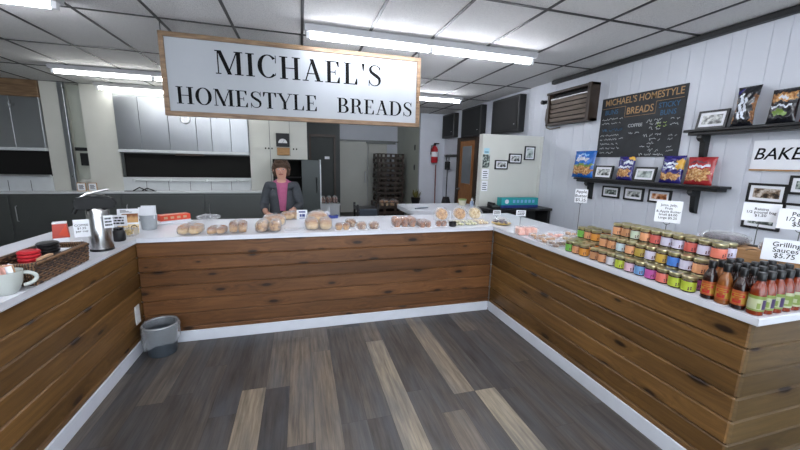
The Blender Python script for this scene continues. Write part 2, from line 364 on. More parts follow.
# door in the right wall
dx = XW
d = struct('door_4', MB().box((dx-.05, 6.58, 0), (dx, 7.30, 2.04)), 'door_wood')
MB().box((dx-.075, 7.30, 0), (dx, 7.42, 2.12)).box((dx-.075, 6.46, 0), (dx, 6.58, 2.12)).box((dx-.075, 6.58, 2.04), (dx, 7.30, 2.12)).build('door_frame', 'brown_dark', d)
MB().box((dx-.058, 6.72, 1.12), (dx-.049, 7.16, 1.92)).build('door_glass', 'grey_glass', d)
MB().box((dx-.064, 6.69, 1.09), (dx-.05, 6.72, 1.95)).box((dx-.064, 7.16, 1.09), (dx-.05, 7.19, 1.95)).box((dx-.064, 6.72, 1.09), (dx-.05, 7.16, 1.12)).box((dx-.064, 6.72, 1.92), (dx-.05, 7.16, 1.95)).build('glass_frame', 'door_wood', d)
MB().lathe([(.012, 0), (.012, .03), (.028, .04), (.028, .06), (.012, .07)], n=12).build('door_knob', 'steel', d, (dx-.05-.07, 7.24, .98)).rotation_euler = (0, PI/2, 0)

# ================================================================== COUNTERS
def boards(mb, horiz, fixed, a, b, front, top=.882):
    """bevelled planks; horiz 'x' or 'y', fixed = front plane, front = outward sign"""
    k = 0
    while .004+.125*k < top:
        z0, z1 = max(.004+.125*k, .02), min(.004+.125*(k+1), top)
        lo, hi = (fixed, fixed-front*.02) if front < 0 else (fixed-.02, fixed)
        lo, hi = min(fixed, fixed-front*.02), max(fixed, fixed-front*.02)
        if horiz == 'x': mb.box((a, lo, z0+.0008), (b, hi, z1-.0008), bev=.008, seg=1)
        else: mb.box((lo, a, z0+.0008), (hi, b, z1-.0008), bev=.008, seg=1)
        k += 1
    return mb
c = thing('counter_base', 'plank-fronted left counter base under the airpot and wicker basket', 'counter')
MB().box((-1.98, -.78, 0), (-1.301, 3.90, .882)).build('carcass', 'white', c)
boards(MB(), 'y', -1.28, -.78, 3.131, 1).build('wood_panel', 'pine_aisle', c)
MB().box((-1.28, -.78, .0003), (-1.266, 3.095, .098), bev=.004).build('baseboard', 'base_white', c)
o = MB().box((-1.28, 2.975, .245), (-1.272, 3.05, .395), bev=.003).build('power_outlet', 'white', c)
MB().box((-1.2722, 2.993, .335), (-1.2705, 3.032, .368)).box((-1.2722, 2.993, .275), (-1.2705, 3.032, .308)).build('socket', 'paper', o)
c = thing('counter_base', 'plank-fronted middle counter base facing the aisle below the bread row', 'counter')
MB().box((-1.279, 3.133, 0), (1.92, 3.90, .882)).build('carcass', 'white', c)
boards(MB(), 'x', 3.112, -1.279, 1.921, -1).build('wood_panel', 'pine_front', c)
MB().box((-1.265, 3.097, .0003), (1.907, 3.1115, .098), bev=.004).build('baseboard', 'base_white', c)
c = thing('counter_base', 'plank-fronted right counter base with a plank end below the sauce bottles', 'counter')
MB().box((1.943, .953, 0), (2.60, 3.90, .882)).build('carcass', 'white', c)
boards(MB(), 'y', 1.922, .939, 3.112, -1).build('wood_panel', 'pine_aisle', c)
boards(MB(), 'x', .932, 1.928, 2.60, -1).build('end_panel', 'pine_end', c)
MB().box((1.908, .918, .0003), (1.9215, 3.096, .098), bev=.004).build('baseboard', 'base_white', c)
MB().box((1.9215, .917, .0003), (2.60, .931, .098), bev=.004).build('end_baseboard', 'base_white', c)
t = MB(); U = [(-2.01, -.8), (-1.258, -.8), (-1.258, 3.092), (1.902, 3.092), (1.902, .908), (2.63, .908), (2.63, 3.95), (-2.01, 3.95)]
t.prism(U, .8825, ZT, plane='xy')
bmesh.ops.bevel(t.bm, geom=[e for e in t.bm.edges if abs(e.verts[0].co.z-e.verts[1].co.z) < 1e-6], offset=.004, segments=2, affect='EDGES')
tag(t.build('countertop', 'top_white'), 'one continuous white U-shaped worktop running over all the plank counters', 'countertop')

# ================================================================== KITCHEN BAYS
def bay(name, label, x0, x1, hood0, hood1, seams, lip=True):
    o = thing(name, label, 'oven', ((x0+x1)/2, KY, 0)); cx = (x0+x1)/2
    m = MB()
    e = [x0] + seams + [x1]
    for a, b in zip(e, e[1:]): m.box((a-cx+.002, -.05, hood0), (b-cx-.002, .05, hood1), bev=.004)
    m.box((x0-cx, .02, hood0), (x1-cx, .3, HC)); m.build('hood', 'steel_hood', o)
    MB().box((x0-cx, -.08, hood0-.05), (x1-cx, .05, hood0), bev=.006).build('hood_lip', 'white_tile', o)
    MB().box((x0-cx, .05, 1.17), (x1-cx, .8, hood0-.05)).build('oven_mouth', 'mouth', o)
    m = MB().box((x0-cx, -.01, .0), (x1-cx, .05, 1.17))
    for k in range(1, 6): x = x0-cx+(x1-x0)*k/6; m.box((x-.004, -.012, .9), (x+.004, -.009, 1.10), mi=1)
    m.build('tile_apron', ['white_tile', 'steel_dark'], o)
    return o, cx
o, cx = bay('bakery_oven', 'wide stainless hooded wall oven above the steel cabinets behind the airpot', -3.115, -.96, 1.665, 2.585, [-2.75, -2.3, -1.85, -1.6, -1.27])
MB().box((-3.115-cx, -.04, 2.585), (-.96-cx, .1, HC), bev=.004).build('hood_top', 'steel_dark', o)
m = MB().tube([(-2.95-cx, -.05, 1.115), (-.98-cx, -.05, 1.115)], .016)
for x in (-2.93, -2.35, -1.75, -1.2): m.lathe([(.026, -.025), (.026, .025)], (x-cx, -.05, 1.115), 10)
m.build('gas_pipe', 'white_tile', o)
MB().box((-2.22-cx, -.10, 1.575), (-1.75-cx, -.08, 1.615), bev=.006).build('handle', 'brown_dark', o)
MB().box((-3.115-cx, -.02, 1.595), (-.96-cx, .0, 1.615)).box((-3.10-cx, -.02, 1.17), (-3.06-cx, .0, 1.6)).build('mouth_frame', 'steel_dark', o)
o, cx = bay('bakery_oven', 'stainless hooded wall oven at the left edge with a brown band above it', -6.0, -4.155, 1.65, 2.47, [-5.5, -4.95, -4.55])
MB().box((-6.0-cx, -.04, 2.475), (-4.155-cx, .1, HC), bev=.004).build('hood_top', 'sign_wood', o)
MB().box((-6.0-cx, -.055, 1.17), (-4.155-cx, -.012, 1.20), bev=.004).build('ledge', 'steel', o)
o = thing('steel_cabinet', 'long dark steel kitchen cabinet row with a bright top edge along the ovens', 'cabinet', (-3.3, 7.15, 0))
MB().box((-2.7, .0, .1), (2.58, .28, .895)).box((-2.7, .05, 0), (2.58, .28, .1)).build('body', 'steel_dark', o)
MB().box((-2.72, -.03, .895), (2.60, .285, .925), bev=.006).build('top_edge', 'white_tile', o)
for x0, x1 in ((-2.68, -2.03), (-2.01, -1.32), (-1.28, .24), (.27, 1.55), (1.58, 2.57)):
    d = MB().box((x0, -.02, .13), (x1, .0, .86), bev=.004).build('door', 'steel_dark', o)
    MB().tube([(x0+.06, -.02, .70), (x0+.06, -.05, .69), (x0+.06, -.05, .45), (x0+.06, -.02, .44)], .007).build('handle', 'steel', d)
# round vent on the hood
o = thing('round_vent', 'round perforated grey vent disc on the stainless hood below the hanging sign', 'vent', (-2.02, KY-.055, 2.235), rot=(PI/2, 0, 0))
m = MB().lathe([(.085, 0), (.085, .02), (.07, .025), (.068, .012)], n=24)
m.build('rim', 'steel', o)
m = MB()
for i in range(-3, 4):
    for j in range(-3, 4):
        if i*i+j*j < 11: m.lathe([(.006, .012), (.006, .016)], (i*.018, j*.018, 0), 6)
m.build('perforation', 'black', o)
# oven control box on the cream panel
o = thing('oven_control', 'black oven gauge box with a dial above a beige plate on cream panels', 'control panel', (-.33, KY, 0))
MB().box((-.125, -.05, 1.80), (.125, 0, 2.06), bev=.008).build('gauge_box', 'black', o)
m = MB(); m.prism([(.085*math.cos(PI*k/12), 1.87+.085*math.sin(PI*k/12)) for k in range(13)], -.054, -.05); g = m.build('dial', 'white', o)
MB().prism([(-.004, 1.875), (.004, 1.875), (.03, 1.945)], -.056, -.054).build('needle', 'ink', g)
MB().box((-.115, -.03, 1.63), (.125, 0, 1.78), bev=.006).build('plate', 'cardboard', o)
m = MB()
for x in (-.33, -.27, -.21, .2, .26): m.box((x-.012, -.012, 1.745), (x+.012, 0, 1.775))
m.build('switch', 'ink', o)
for x, z, sx in ((-3.68, 1.30, .16),): 
    o = thing('breaker_box', 'small black switch box in the narrow recess between the oven bays', 'box', (-3.74, KY+.25, 0))
    MB().box((-.07, -.07, 1.36), (.05, 0, 1.58), bev=.006).build('case', 'black', o); MB().box((-.055, -.075, 1.38), (.035, -.07, 1.56), bev=.002).build('cover', 'black_matte', o)
    MB().box((-.15, -.03, 1.62), (.14, 0, 1.68)).build('rail', 'black_matte', o)
tag(MB().box((-3.82, KY+.12, .925), (-3.61, KY+.245, 1.12)).box((-3.82, KY+.10, .925), (-3.61, KY+.12, .96)).build('recess_shelf', 'wall_cream'), 'cream ledge closing the foot of the recess behind the airpot', 'ledge')
for k, (x, l) in enumerate(((-3.66, 'left of two small framed notices standing on steel top behind the airpot'), (-3.5, 'right of two small framed notices standing on steel top behind the airpot'))):
    o = thing('notice_card', l, 'sign', (x, 7.25, .926), group='framed notices by the recess')
    MB().box((-.065, -.005, 0), (.065, .005, .15)).build('frame', 'cardboard', o)
    MB().box((-.055, -.007, .012), (.055, -.005, .138)).build('paper', 'paper', o)
    m = MB()
    for q in range(4): m.box((-.035, -.008, .04+.02*q), (.035-.01*(q % 2), -.007, .05+.02*q))
    m.build('print', 'ink', o)
o = thing('tongs', 'folded black tongs lying on the steel top below the wide oven', 'tongs', (-2.75, 7.24, .926))
m = MB().tube([(-.15, 0, .01), (-.05, 0, .07), (.06, 0, .012)], .011).tube([(-.02, .02, .012), (.06, .02, .055), (.17, .02, .012)], .011).box((-.28, -.02, .0), (.2, .04, .01)); m.build('tongs_arm', 'black', o)

# ================================================================== CEILING LIGHTS
def strip_light(label, cx, cy, L=2.42, lamp='tube'):
    o = thing('strip_light', label, 'ceiling light', (cx, cy, HC), group='fluorescent strip lights')
    MB().prism([(-.075, 0), (-.06, -.055), (.06, -.055), (.075, 0)], -L/2, L/2, plane='yz').build('housing', 'housing_grey', o)
    for s in (-1, 1):
        t = MB().tube([(s*.035, 0, 0), (s*(L/2-.05), 0, 0)], .018, 14).build('tube', lamp, o, (0, 0, -.085))
    for x in (-L/2+.03, 0, L/2-.03): MB().box((x-.02, -.022, -.108), (x+.02, .022, -.05), bev=.004).build('lamp_holder', 'white', o)
    return o
strip_light('bright strip light right above the hanging shop sign, ending near the window unit', 1.28, 3.48)
strip_light('strip light at the top left corner of the photo', -2.94, 3.48)
strip_light('strip light over the left kitchen, nearer of the two left of the sign', -2.02, 6.08, lamp='tube_old')
strip_light('far strip light between sign and black wall boxes', 1.66, 6.05)
strip_light('strip light over the ovens, farther of the two left of the sign', -2.06, 7.25, lamp='tube_old')
for x, y in ((1.28, .9), (-1.5, .9), (1.28, -1.3), (-1.5, -1.3)):
    strip_light('strip light over the customer floor behind the camera', x, y)['group'] = 'strip lights over the customer floor'
# ================================================================== HANGING SIGN
def stroke(pts, ws):
    """ribbon with a width per point -> polygon"""
    L, R_ = [], []
    for i, p in enumerate(pts):
        a = Vector(pts[max(0, i-1)]); b = Vector(pts[min(len(pts)-1, i+1)]); t = (b-a).normalized(); n = Vector((-t.y, t.x))
        w = ws[i]/2; L.append(tuple(Vector(p)+n*w)); R_.append(tuple(Vector(p)-n*w))
    return [(L[i], L[i+1], R_[i+1], R_[i]) for i in range(len(pts)-1)]
T_, H_ = .155, .042                     # thick stem, hairline (cap height 1)
def rect(x0, y0, x1, y1): return [((x0, y0), (x1, y0), (x1, y1), (x0, y1))]
def stem(x, y0=0, y1=1, serif=(1, 1), w=T_, l=.085):
    r = rect(x, y0, x+w, y1)
    if serif[0]: r += rect(x-l, y0, x+w+l, y0+H_)
    if serif[1]: r += rect(x-l, y1-H_, x+w+l, y1)
    return r
def para(x0, x1, w, y0=0, y1=1): return [((x0, y0), (x0+w, y0), (x1+w, y1), (x1, y1))]
def ring(cx, cy, rx, ry, a0=0, a1=360, thick=T_*1.1, thin=H_, n=40):
    ps, ws = [], []
    for k in range(n+1):
        a = math.radians(a0+(a1-a0)*k/n); t = abs(math.cos(a)); w = thin+(thick-thin)*t**1.6
        ps.append((cx+(rx-thick/2)*math.cos(a), cy+(ry-thin/2)*math.sin(a))); ws.append(w)
    return stroke(ps, ws)
def glyph(c):
    """(polygons, advance width) for cap height 1"""
    if c == 'I': return stem(.1), .36
    if c == 'H': return stem(.1)+stem(.60)+rect(.2, .5-H_/2, .65, .5+H_/2), .86
    if c == 'M': return stem(.1, w=H_, l=.08)+para(.46, .10, T_)+rect(.02, 1-H_, .2, 1)+para(.44, .80, H_*1.1)+stem(.80), 1.06
    if c == 'L': return stem(.1)+rect(.1, 0, .62, H_)+[((.62, 0), (.62, .30), (.585, .30), (.50, H_))], .68
    if c == 'E': return stem(.1)+rect(.1, 0, .64, H_)+rect(.1, 1-H_, .60, 1)+rect(.2, .5-H_/2, .46, .5+H_/2)+rect(.43, .38, .46, .62)+[((.64, 0), (.64, .28), (.605, .28), (.52, H_))]+[((.60, 1), (.60, .74), (.565, .74), (.48, 1-H_))], .72
    if c == 'T': return stem(.29, serif=(1, 0))+rect(.02, 1-H_, .72, 1)+[((.02, 1), (.02, .72), (.055, .72), (.14, 1-H_))]+[((.72, 1), (.72, .72), (.685, .72), (.60, 1-H_))], .74
    if c == 'A': return para(.60, .31, T_)+para(.10, .385, H_*1.2)+rect(.18, .32, .62, .32+H_)+rect(0, 0, .25, H_)+rect(.5, 0, .85, H_), .86
    if c == 'Y': return stem(.33, 0, .46, serif=(1, 0))+para(.33, .06, T_, .44)+para(.455, .70, H_*1.1, .44)+rect(-.02, 1-H_, .28, 1)+rect(.58, 1-H_, .84, 1), .82
    if c == 'O': return ring(.43, .5, .40, .515), .88
    if c == 'C': return ring(.43, .5, .40, .515, 42, 318)+rect(.715, .66, .745, 1)+rect(.70, .12, .73, .22), .80
    if c == 'D': return stem(.1, serif=(1, 1))+ring(.36, .5, .46, .5, -90, 90)+rect(.2, 0, .37, H_)+rect(.2, 1-H_, .37, 1), .88
    if c == 'B': return stem(.1)+ring(.36, .745, .29, .255, -90, 90)+ring(.38, .255, .34, .255, -90, 90)+rect(.2, 0, .4, H_)+rect(.2, 1-H_, .37, 1)+rect(.2, .5-H_/2, .38, .5+H_/2), .78
    if c == 'R':
        leg = stroke([(.40, .5), (.52, .46), (.565, .36), (.60, .16), (.66, .03), (.76, .02), (.80, .10)], [H_, .08, T_*.95, T_*.9, .09, H_, H_])
        return stem(.1)+ring(.36, .745, .31, .255, -90, 90)+rect(.2, 1-H_, .37, 1)+rect(.2, .5-H_/2, .42, .5+H_/2)+leg, .84
    if c == 'S':
        p = [(.56, .78), (.52, .90), (.42, .975), (.31, .985), (.19, .94), (.125, .84), (.125, .74), (.17, .65), (.30, .555), (.43, .47), (.53, .38), (.555, .27), (.53, .13), (.44, .04), (.31, .012), (.19, .05), (.11, .14), (.08, .26)]
        w = [H_, H_, H_, .04, .07, .11, .13, .14, .155, .155, .14, .125, .09, .05, H_, H_, H_, H_]
        return stroke(p, w)+rect(.555, .70, .585, 1)+rect(.055, 0, .085, .30), .66
    if c == "'": return [((.06, 1.02), (.20, 1.02), (.155, .68), (.115, .68))], .26
    return [], .4
def serif_text(s, x0, x1, z0, h, mat, parent, y, gap=.07, name='lettering'):
    m = MB(); x = 0; polys = []
    for ch in s:
        g, adv = glyph(ch); polys += [[(px+x, pz) for px, pz in p] for p in g]; x += adv+gap
    total = x-gap; sx = (x1-x0)/total
    for i, p in enumerate(polys): m.prism([(x0+px*sx, z0+pz*h) for px, pz in p], y-.002-.00001*(i % 7), y)
    return m.build(name, mat, parent)
SY = 3.74
o = thing('hanging_sign', 'big white hanging shop sign in a wooden frame above the middle counter', 'sign', (0, SY, 1.932), rot=(0, -.004, 0))
x0, x1, zh = -1.172, 1.272, .715
MB().box((x0+.02, -.008, .02), (x1-.02, .012, zh-.02)).build('board', 'sign_white', o)
MB().box((x0, -.022, 0), (x1, .022, .042), bev=.003).box((x0, -.022, zh-.042), (x1, .022, zh), bev=.003).box((x0, -.0215, .042), (x0+.042, .0215, zh-.042), bev=.003).box((x1-.042, -.0215, .042), (x1, .0215, zh-.042), bev=.003).build('frame', 'sign_wood', o)
serif_text("MICHAEL'S", -.735, .848, 2.335-1.955+.015, .205, 'ink', o, -.008)
serif_text('HOMESTYLE', -1.075, .188, 2.055-1.955+.01, .150, 'ink', o, -.008, .03)
serif_text('BREADS', .378, 1.19, 2.055-1.955+.01, .146, 'ink', o, -.008, .03)
for x in (x0+.02, x1-.02): MB().tube([(x, 0, zh-.01), (x, 0, HC-1.932+.002)], .004, 6).build('hanger', 'black', o)

# ================================================================== RIGHT WALL FITTINGS  (local x runs towards the camera, front is -y)
def onwall(name, label, cat, y, z, group=None): return thing(name, label, cat, (XW-.0005, y, z), RW, group)
# three black boxes high on the wall
for (ya, yb, za, zb_, l) in ((8.22, 7.55, 2.15, 2.70, 'black wall box highest in the far corner, farthest of three by the ceiling'), (7.15, 6.30, 2.10, 2.70, 'middle one of the three black boxes hung below the ceiling'), (5.88, 5.05, 2.09, 2.68, 'nearest black box below the ceiling, above the framed photos partition')):
    o = onwall('wall_speaker', l, 'speaker', (ya+yb)/2, za, 'black boxes under the ceiling'); w2 = (ya-yb)/2; h = zb_-za
    MB().box((-w2, -.13, 0), (w2, 0, h), bev=.012).build('cabinet', 'black', o)
    MB().box((-w2+.05, -.136, .04), (w2-.03, -.13, h-.04), bev=.003).build('grille', 'black_matte', o)
    MB().lathe([(.012, 0), (.012, .012)], (w2-.1, -.136, .12), 10).build('stud', 'steel', o)
# through-wall cooling unit
o = onwall('air_conditioner', 'brown louvred air conditioner let into the white wall beside the chalkboard', 'air conditioner', 4.0, 2.115); w2, h = .41, .45
MB().box((-w2, -.10, 0), (-w2+.04, 0, h)).box((w2-.05, -.14, 0), (w2, 0, h)).box((-w2, -.12, h-.03), (w2, 0, h)).box((-w2, -.10, 0), (w2, 0, .03)).build('surround', 'brown_dark', o)
MB().box((-w2+.04, -.03, .03), (w2-.05, 0, h-.03)).build('grille_back', 'black_matte', o)
for k in range(5):
    z = .05+.062*k; MB().box((-w2+.045, -.075, z), (w2-.055, -.06, z+.05), bev=.003, rot=Matrix.Rotation(.35, 3, 'X')).build('louvre', 'louvre', o)
MB().box((-w2+.045, -.085, .352), (w2-.055, -.05, .362)).build('trim_bar', 'steel', o)
tag(MB().tube([(XW-.02, 4.46, 2.44), (XW-.03, 4.50, 2.36), (XW-.03, 4.51, 2.22), (XW-.025, 4.47, 2.10), (XW-.02, 4.40, 2.075), (XW-.02, 4.2, 2.085)], .009, 8).build('power_cord', 'louvre'), 'loose grey cord looping round the left side of the air conditioner', 'cord')
o = onwall('security_camera', 'tiny black camera on the wall left of the air conditioner', 'camera', 4.56, 2.47)
MB().lathe([(.025, 0), (.03, .01), (.03, .05), (.02, .06)], n=12).build('body', 'black', o, (0, -.03, 0)).rotation_euler = (PI/2, 0, 0); MB().box((-.015, -.03, -.015), (.015, 0, .03)).build('mount', 'black', o)
# chalkboard
BW, BH = .97, .682
o = onwall('chalkboard', 'black chalkboard menu with tan and blue headings above the lower shelf', 'chalkboard', 3.03, 1.668)
MB().box((-BW/2, -.012, 0), (BW/2, 0, BH)).build('board', 'chalkboard', o)
def ctext(s, u, v, size, mat, sx=1): text(s, size, mat, o, (-BW/2+u*BW, -.0125, BH*(1-v)), sx=sx, name='chalk_lettering')
ctext("MICHAEL'S HOMESTYLE", .51, .085, .098, 'chalk_tan', .87); ctext('BREADS', .515, .265, .105, 'chalk_tan', .85)
m = MB(); P = lambda u, v: (-BW/2+u*BW, -.0135, BH*(1-v))
m.tube([P(.02, .175), P(.335, .175), P(.335, .35), P(.70, .35), P(.70, .175), P(.98, .175)], .0022, 5)
m.build('chalk_line', 'chalk_tan', o)
ctext('STICKY', .84, .25, .072, 'chalk_blue', .9); ctext('BUNS', .84, .36, .072, 'chalk_blue', .9); ctext('BUNS', .15, .245, .075, 'chalk_blue', .95)
def scribble(u0, u1, v, h, mat, seed, mb):
    """joined-up handwriting too small to read in the photo"""
    rd = random.Random(seed); u = u0; pts = []
    while u < u1:
        if rd.random() < .16 and len(pts) > 4:
            mb.tube(pts, .003, 4); pts = []; u += .018
        pts.append(P(u, v+rd.uniform(-.5, .5)*h)); u += rd.uniform(.006, .012)
    if len(pts) > 2: mb.tube(pts, .003, 4)
m = MB()
for k, (u0, u1, v) in enumerate(((.03, .32, .355), (.03, .30, .425), (.03, .33, .625), (.03, .36, .695), (.04, .30, .775), (.04, .32, .845), (.05, .28, .925), (.42, .55, .62), (.74, .78, .50), (.88, .97, .46), (.88, .97, .535), (.88, .97, .69), (.88, .96, .745), (.88, .97, .86), (.88, .97, .915))): scribble(u0, u1, v, .032, 'w', k, m)
for k, (u0, u1, v) in enumerate(((.62, .80, .455), (.66, .80, .505), (.68, .80, .74), (.66, .78, .79), (.68, .80, .90), (.66, .80, .57), (.60, .80, .67), (.58, .70, .84), (.58, .86, .965))): scribble(u0, u1, v, .05, 'w', k+40, m)
m.build('chalk_writing', 'chalk_white', o); ctext('COFFEE', .485, .50, .05, 'chalk_white')
m = MB(); [scribble(.74, .85, v, .03, 'g', 70+k, m) for k, v in enumerate((.50, .545))]; m.build('chalk_note', 'chalk_green', o)
m = MB(); scribble(.05, .33, .54, .055, 'b', 90, m); m.build('chalk_heading', 'chalk_blue', o)
# shelves
def wall_shelf(label, ya, yb, z, brackets, depth=.15):
    o = onwall('wall_shelf', label, 'shelf', (ya+yb)/2, z, 'black wall shelves'); w2 = (ya-yb)/2
    MB().box((-w2, -depth, -.022), (w2, 0, 0), bev=.005).box((-w2+.03, -depth+.02, -.05), (w2-.03, 0, -.022), bev=.006).build('shelf_board', 'shelf_black', o)
    for y in brackets:
        x = (ya+yb)/2-y
        m = MB().prism([(-.0, -.05), (-.11, -.05), (-.115, -.075), (-.085, -.10), (-.06, -.105), (-.055, -.15), (-.045, -.24), (-.03, -.26), (0, -.265)], x-.022, x+.022, plane='yz')
        m.build('bracket', 'shelf_black', o)
    return o
wall_shelf('lower black wall shelf holding snack bags, below the chalkboard', 3.70, 2.055, 1.412, (3.53, 2.31))
wall_shelf('upper black wall shelf at the right edge above the lettered board', 2.43, .85, 1.903, (2.31, 1.05))
SZ, UZ = 1.4125, 1.9035
# framed photos
def frame(label, y, z, w, h, photo, lean=False, mat_w=.022, group='black framed photos', fw=.018, loc=None):
    o = thing('picture_frame', label, 'picture', loc or (XW-.0008, y, z), RW, group)
    if lean: o.rotation_euler = (-.16, 0, RW)
    MB().box((-w/2, -.018, 0), (w/2, -.012, fw)).box((-w/2, -.018, h-fw), (w/2, -.012, h)).box((-w/2, -.018, fw), (-w/2+fw, -.012, h-fw)).box((w/2-fw, -.018, fw), (w/2, -.012, h-fw)).box((-w/2, -.012, 0), (w/2, 0, h)).build('frame', 'black', o)
    MB().box((-w/2+fw, -.0135, fw), (w/2-fw, -.012, h-fw)).build('mount', 'paper', o)
    q = fw+mat_w
    MB().box((-w/2+q, -.0142, q), (w/2-q, -.0135, h-q)).build('photo', photo, o)
    return o
g = 'framed photos on the wall under the lower shelf'
frame('small framed photo under the lower shelf, leftmost of its row of three', 3.24, 1.195, .235, .135, 'photo_d', group=g)
frame('small framed photo under the lower shelf, middle one of its row of three', 2.945, 1.195, .235, .14, 'photo_a', group=g)
frame('small framed photo with orange tones under the lower shelf, partly behind a price card', 2.655, 1.20, .235, .135, 'photo_c', group=g)
xs = XW-.075
frame('framed photo standing on the lower shelf right beside the blue bag', 0, 0, .25, .155, 'photo_a', True, group='framed photos standing on shelves', loc=(xs, 3.32, SZ))
frame('framed pale photo standing on the lower shelf between two purple bags', 0, 0, .235, .15, 'photo_e', True, group='framed photos standing on shelves', loc=(xs, 2.80, SZ))
frame('framed photo standing at the left end of the upper shelf', 0, 0, .235, .16, 'photo_a', True, group='framed photos standing on shelves', loc=(xs, 2.255, UZ))
g = 'framed photos on the wall above the sauce bottles'
frame('framed photo hung under the lettered board, above the raisins card', 1.815, 1.30, .245, .155, 'photo_b', group=g)
frame('framed photo cut by the right photo edge, upper one beside the lettered board', 1.57, 1.385, .25, .14, 'photo_d', group=g)
frame('framed photo cut by the right photo edge, lower one behind the pecans card', 1.57, 1.19, .26, .13, 'photo_e', group=g)
frame('framed photo mostly hidden behind the raisins card', 1.815, 1.09, .24, .15, 'photo_d', group=g)
# lettered board
o = onwall('bake_sign', 'long white board with thin slanted black capitals at the right edge', 'sign', 1.46, 1.565)
MB().box((-.495, -.018, 0), (.55, 0, .225), bev=.004).build('board', 'paper', o)
MB().box((-.495, -.019, -.012), (.55, -.0, 0)).build('lower_edge', 'cardboard', o)
text('BAKE', .128, 'ink', o, (-.482, -.0185, .115), name='lettering', align='LEFT', shear=.22, sx=.92)

# snack bags (pillow bags with crimped ends)
def pillow(w, h, d, mi=0, seed=0, n=10, gus=.12, waist=0, nx=10):
    m = MB(); rd = random.Random(seed); vs = []
    for side in (-1, 1):
        for j in range(n+1):
            v = j/n; prof = min(1, (v/.16))**.6*min(1, (1-v)/.16)**.6 if 0 < v < 1 else 0
            ww = w*(1-gus*math.sin(PI*v)*.5-waist*math.sin(PI*v))
            for i in range(nx+1):
                u = i/nx*2-1; t = (1-u*u)**.5 if abs(u) < 1 else 0
                vs.append((u*ww/2, side*((d/2)*t*prof*(1+.10*math.sin(u*7+v*11+seed)+.07*math.sin(v*23-u*9+seed*2))+.0022*math.sin(u*26)*(1-prof)), v*h))
    fs = []; st = (n+1)*(nx+1)
    for s in range(2):
        for j in range(n):
            for i in range(nx): a = s*st+j*(nx+1)+i; fs.append((a, a+1, a+nx+2, a+nx+1))
    v = m._add(vs, fs, mi); bmesh.ops.remove_doubles(m.bm, verts=m.bm.verts[:], dist=1e-5); return m
def bag(name, label, cat, y, z, w, h, d, base, patches, x=None, lean=-.10, rz=RW, group=None, waist=0, body_cat=None, marks=()):
    """patches: (u0,u1,v0,v1,material) printed areas, coloured faces of the film itself"""
    o = thing(name, label, cat, (x if x is not None else XW-.085, y, z), rz, group); o.rotation_euler = (lean, 0, rz)
    m = pillow(w, h, d, seed=hash(label) % 99 if False else len(label), n=36, waist=waist, nx=26); mats = [base]+[p[4] for p in patches]
    m.bm.faces.ensure_lookup_table()
    for f in m.bm.faces:
        c = f.calc_center_median(); u = c.x/w+.5; v = c.z/h; sd = len(label); u, v = u+.035*math.sin(v*29+sd)+.02*math.sin(v*61), v+.028*math.sin(u*15+sd)+.015*math.sin(u*41)
        for k, p in enumerate(patches):
            if p[0] <= u <= p[1] and p[2] <= v <= p[3]: f.material_index = k+1
    m.build('bag_film', mats, o, angle=60)
    for (s, size, mt, u, v) in marks: text(s, size, mt, o, ((u-.5)*w, -d/2-.004, v*h), name='bag_print')
    return o
simple('bag_blue', '#1f63b8', .22, 0, .15, 20, coat=.5); simple('bag_purple', '#2a2470', .22, 0, .2, 20, coat=.5); simple('bag_red', '#a92f33', .25, 0, .15, 20, coat=.5); simple('bag_black', '#14151c', .2, 0, .3, 25, coat=.5)
simple('bag_green', '#23301c', .25, 0, .3, 25, coat=.5); simple('print_white', '#d5dbe6', .3); simple('print_yellow', '#d9a83a', .3); simple('print_green', '#6d8a38', .3); simple('print_sky', '#7fb0dd', .3); simple('print_maroon', '#5a2334', .3)
ZB = SZ+.001
g = 'snack bags on the lower shelf'
bag('snack_bag', 'big bright blue snack bag at the left end of the lower shelf', 'bag', 3.635, ZB, .34, .335, .085, 'bag_blue', [(.08, .92, .12, .42, 'nuts'), (.12, .9, .42, .50, 'print_green'), (.2, .75, .62, .74, 'print_white'), (.3, .8, .82, .88, 'print_sky')], group=g)
bag('snack_bag', 'purple snack bag with a tan lower half between two shelf frames', 'bag', 3.03, ZB, .20, .26, .07, 'bag_purple', [(.1, .85, .14, .45, 'nuts'), (.1, .85, .50, .58, 'print_white'), (.5, .95, .68, .8, 'print_white'), (.7, 1, .86, 1, 'print_yellow')], group=g)
bag('snack_bag', 'larger purple snack bag left beside the red bag', 'bag', 2.525, ZB, .215, .265, .075, 'bag_purple', [(.1, .9, .12, .36, 'nuts'), (.15, .8, .66, .74, 'print_white'), (.15, .8, .52, .60, 'print_white'), (.75, 1, .5, .85, 'print_yellow')], group=g)
bag('snack_bag', 'red snack bag at the right end of the lower shelf', 'bag', 2.277, ZB, .235, .25, .075, 'bag_red', [(.1, .88, .14, .56, 'nuts'), (.12, .85, .62, .70, 'print_white'), (.2, .7, .78, .84, 'print_maroon')], group=g)
g = 'snack bags on the upper shelf'
bag('snack_bag', 'slim black bag with pale vertical lettering on the upper shelf', 'bag', 2.03, UZ+.001, .155, .315, .07, 'bag_black', [(0, .16, .1, .75, 'pecan'), (.84, 1, .1, .75, 'pecan'), (.3, .45, .15, .78, 'print_white'), (.5, .62, .2, .7, 'print_white'), (.1, .4, .84, .92, 'bag_purple')], group=g, waist=.12)
bag('snack_bag', 'dark bag with nuts picture and green patch on the upper shelf', 'bag', 1.79, UZ+.001, .17, .255, .07, 'bag_black', [(.08, .9, .62, .86, 'nuts'), (.25, .7, .22, .38, 'print_green'), (.1, .85, .46, .52, 'print_white'), (.35, .65, .68, .76, 'print_white')], group=g)
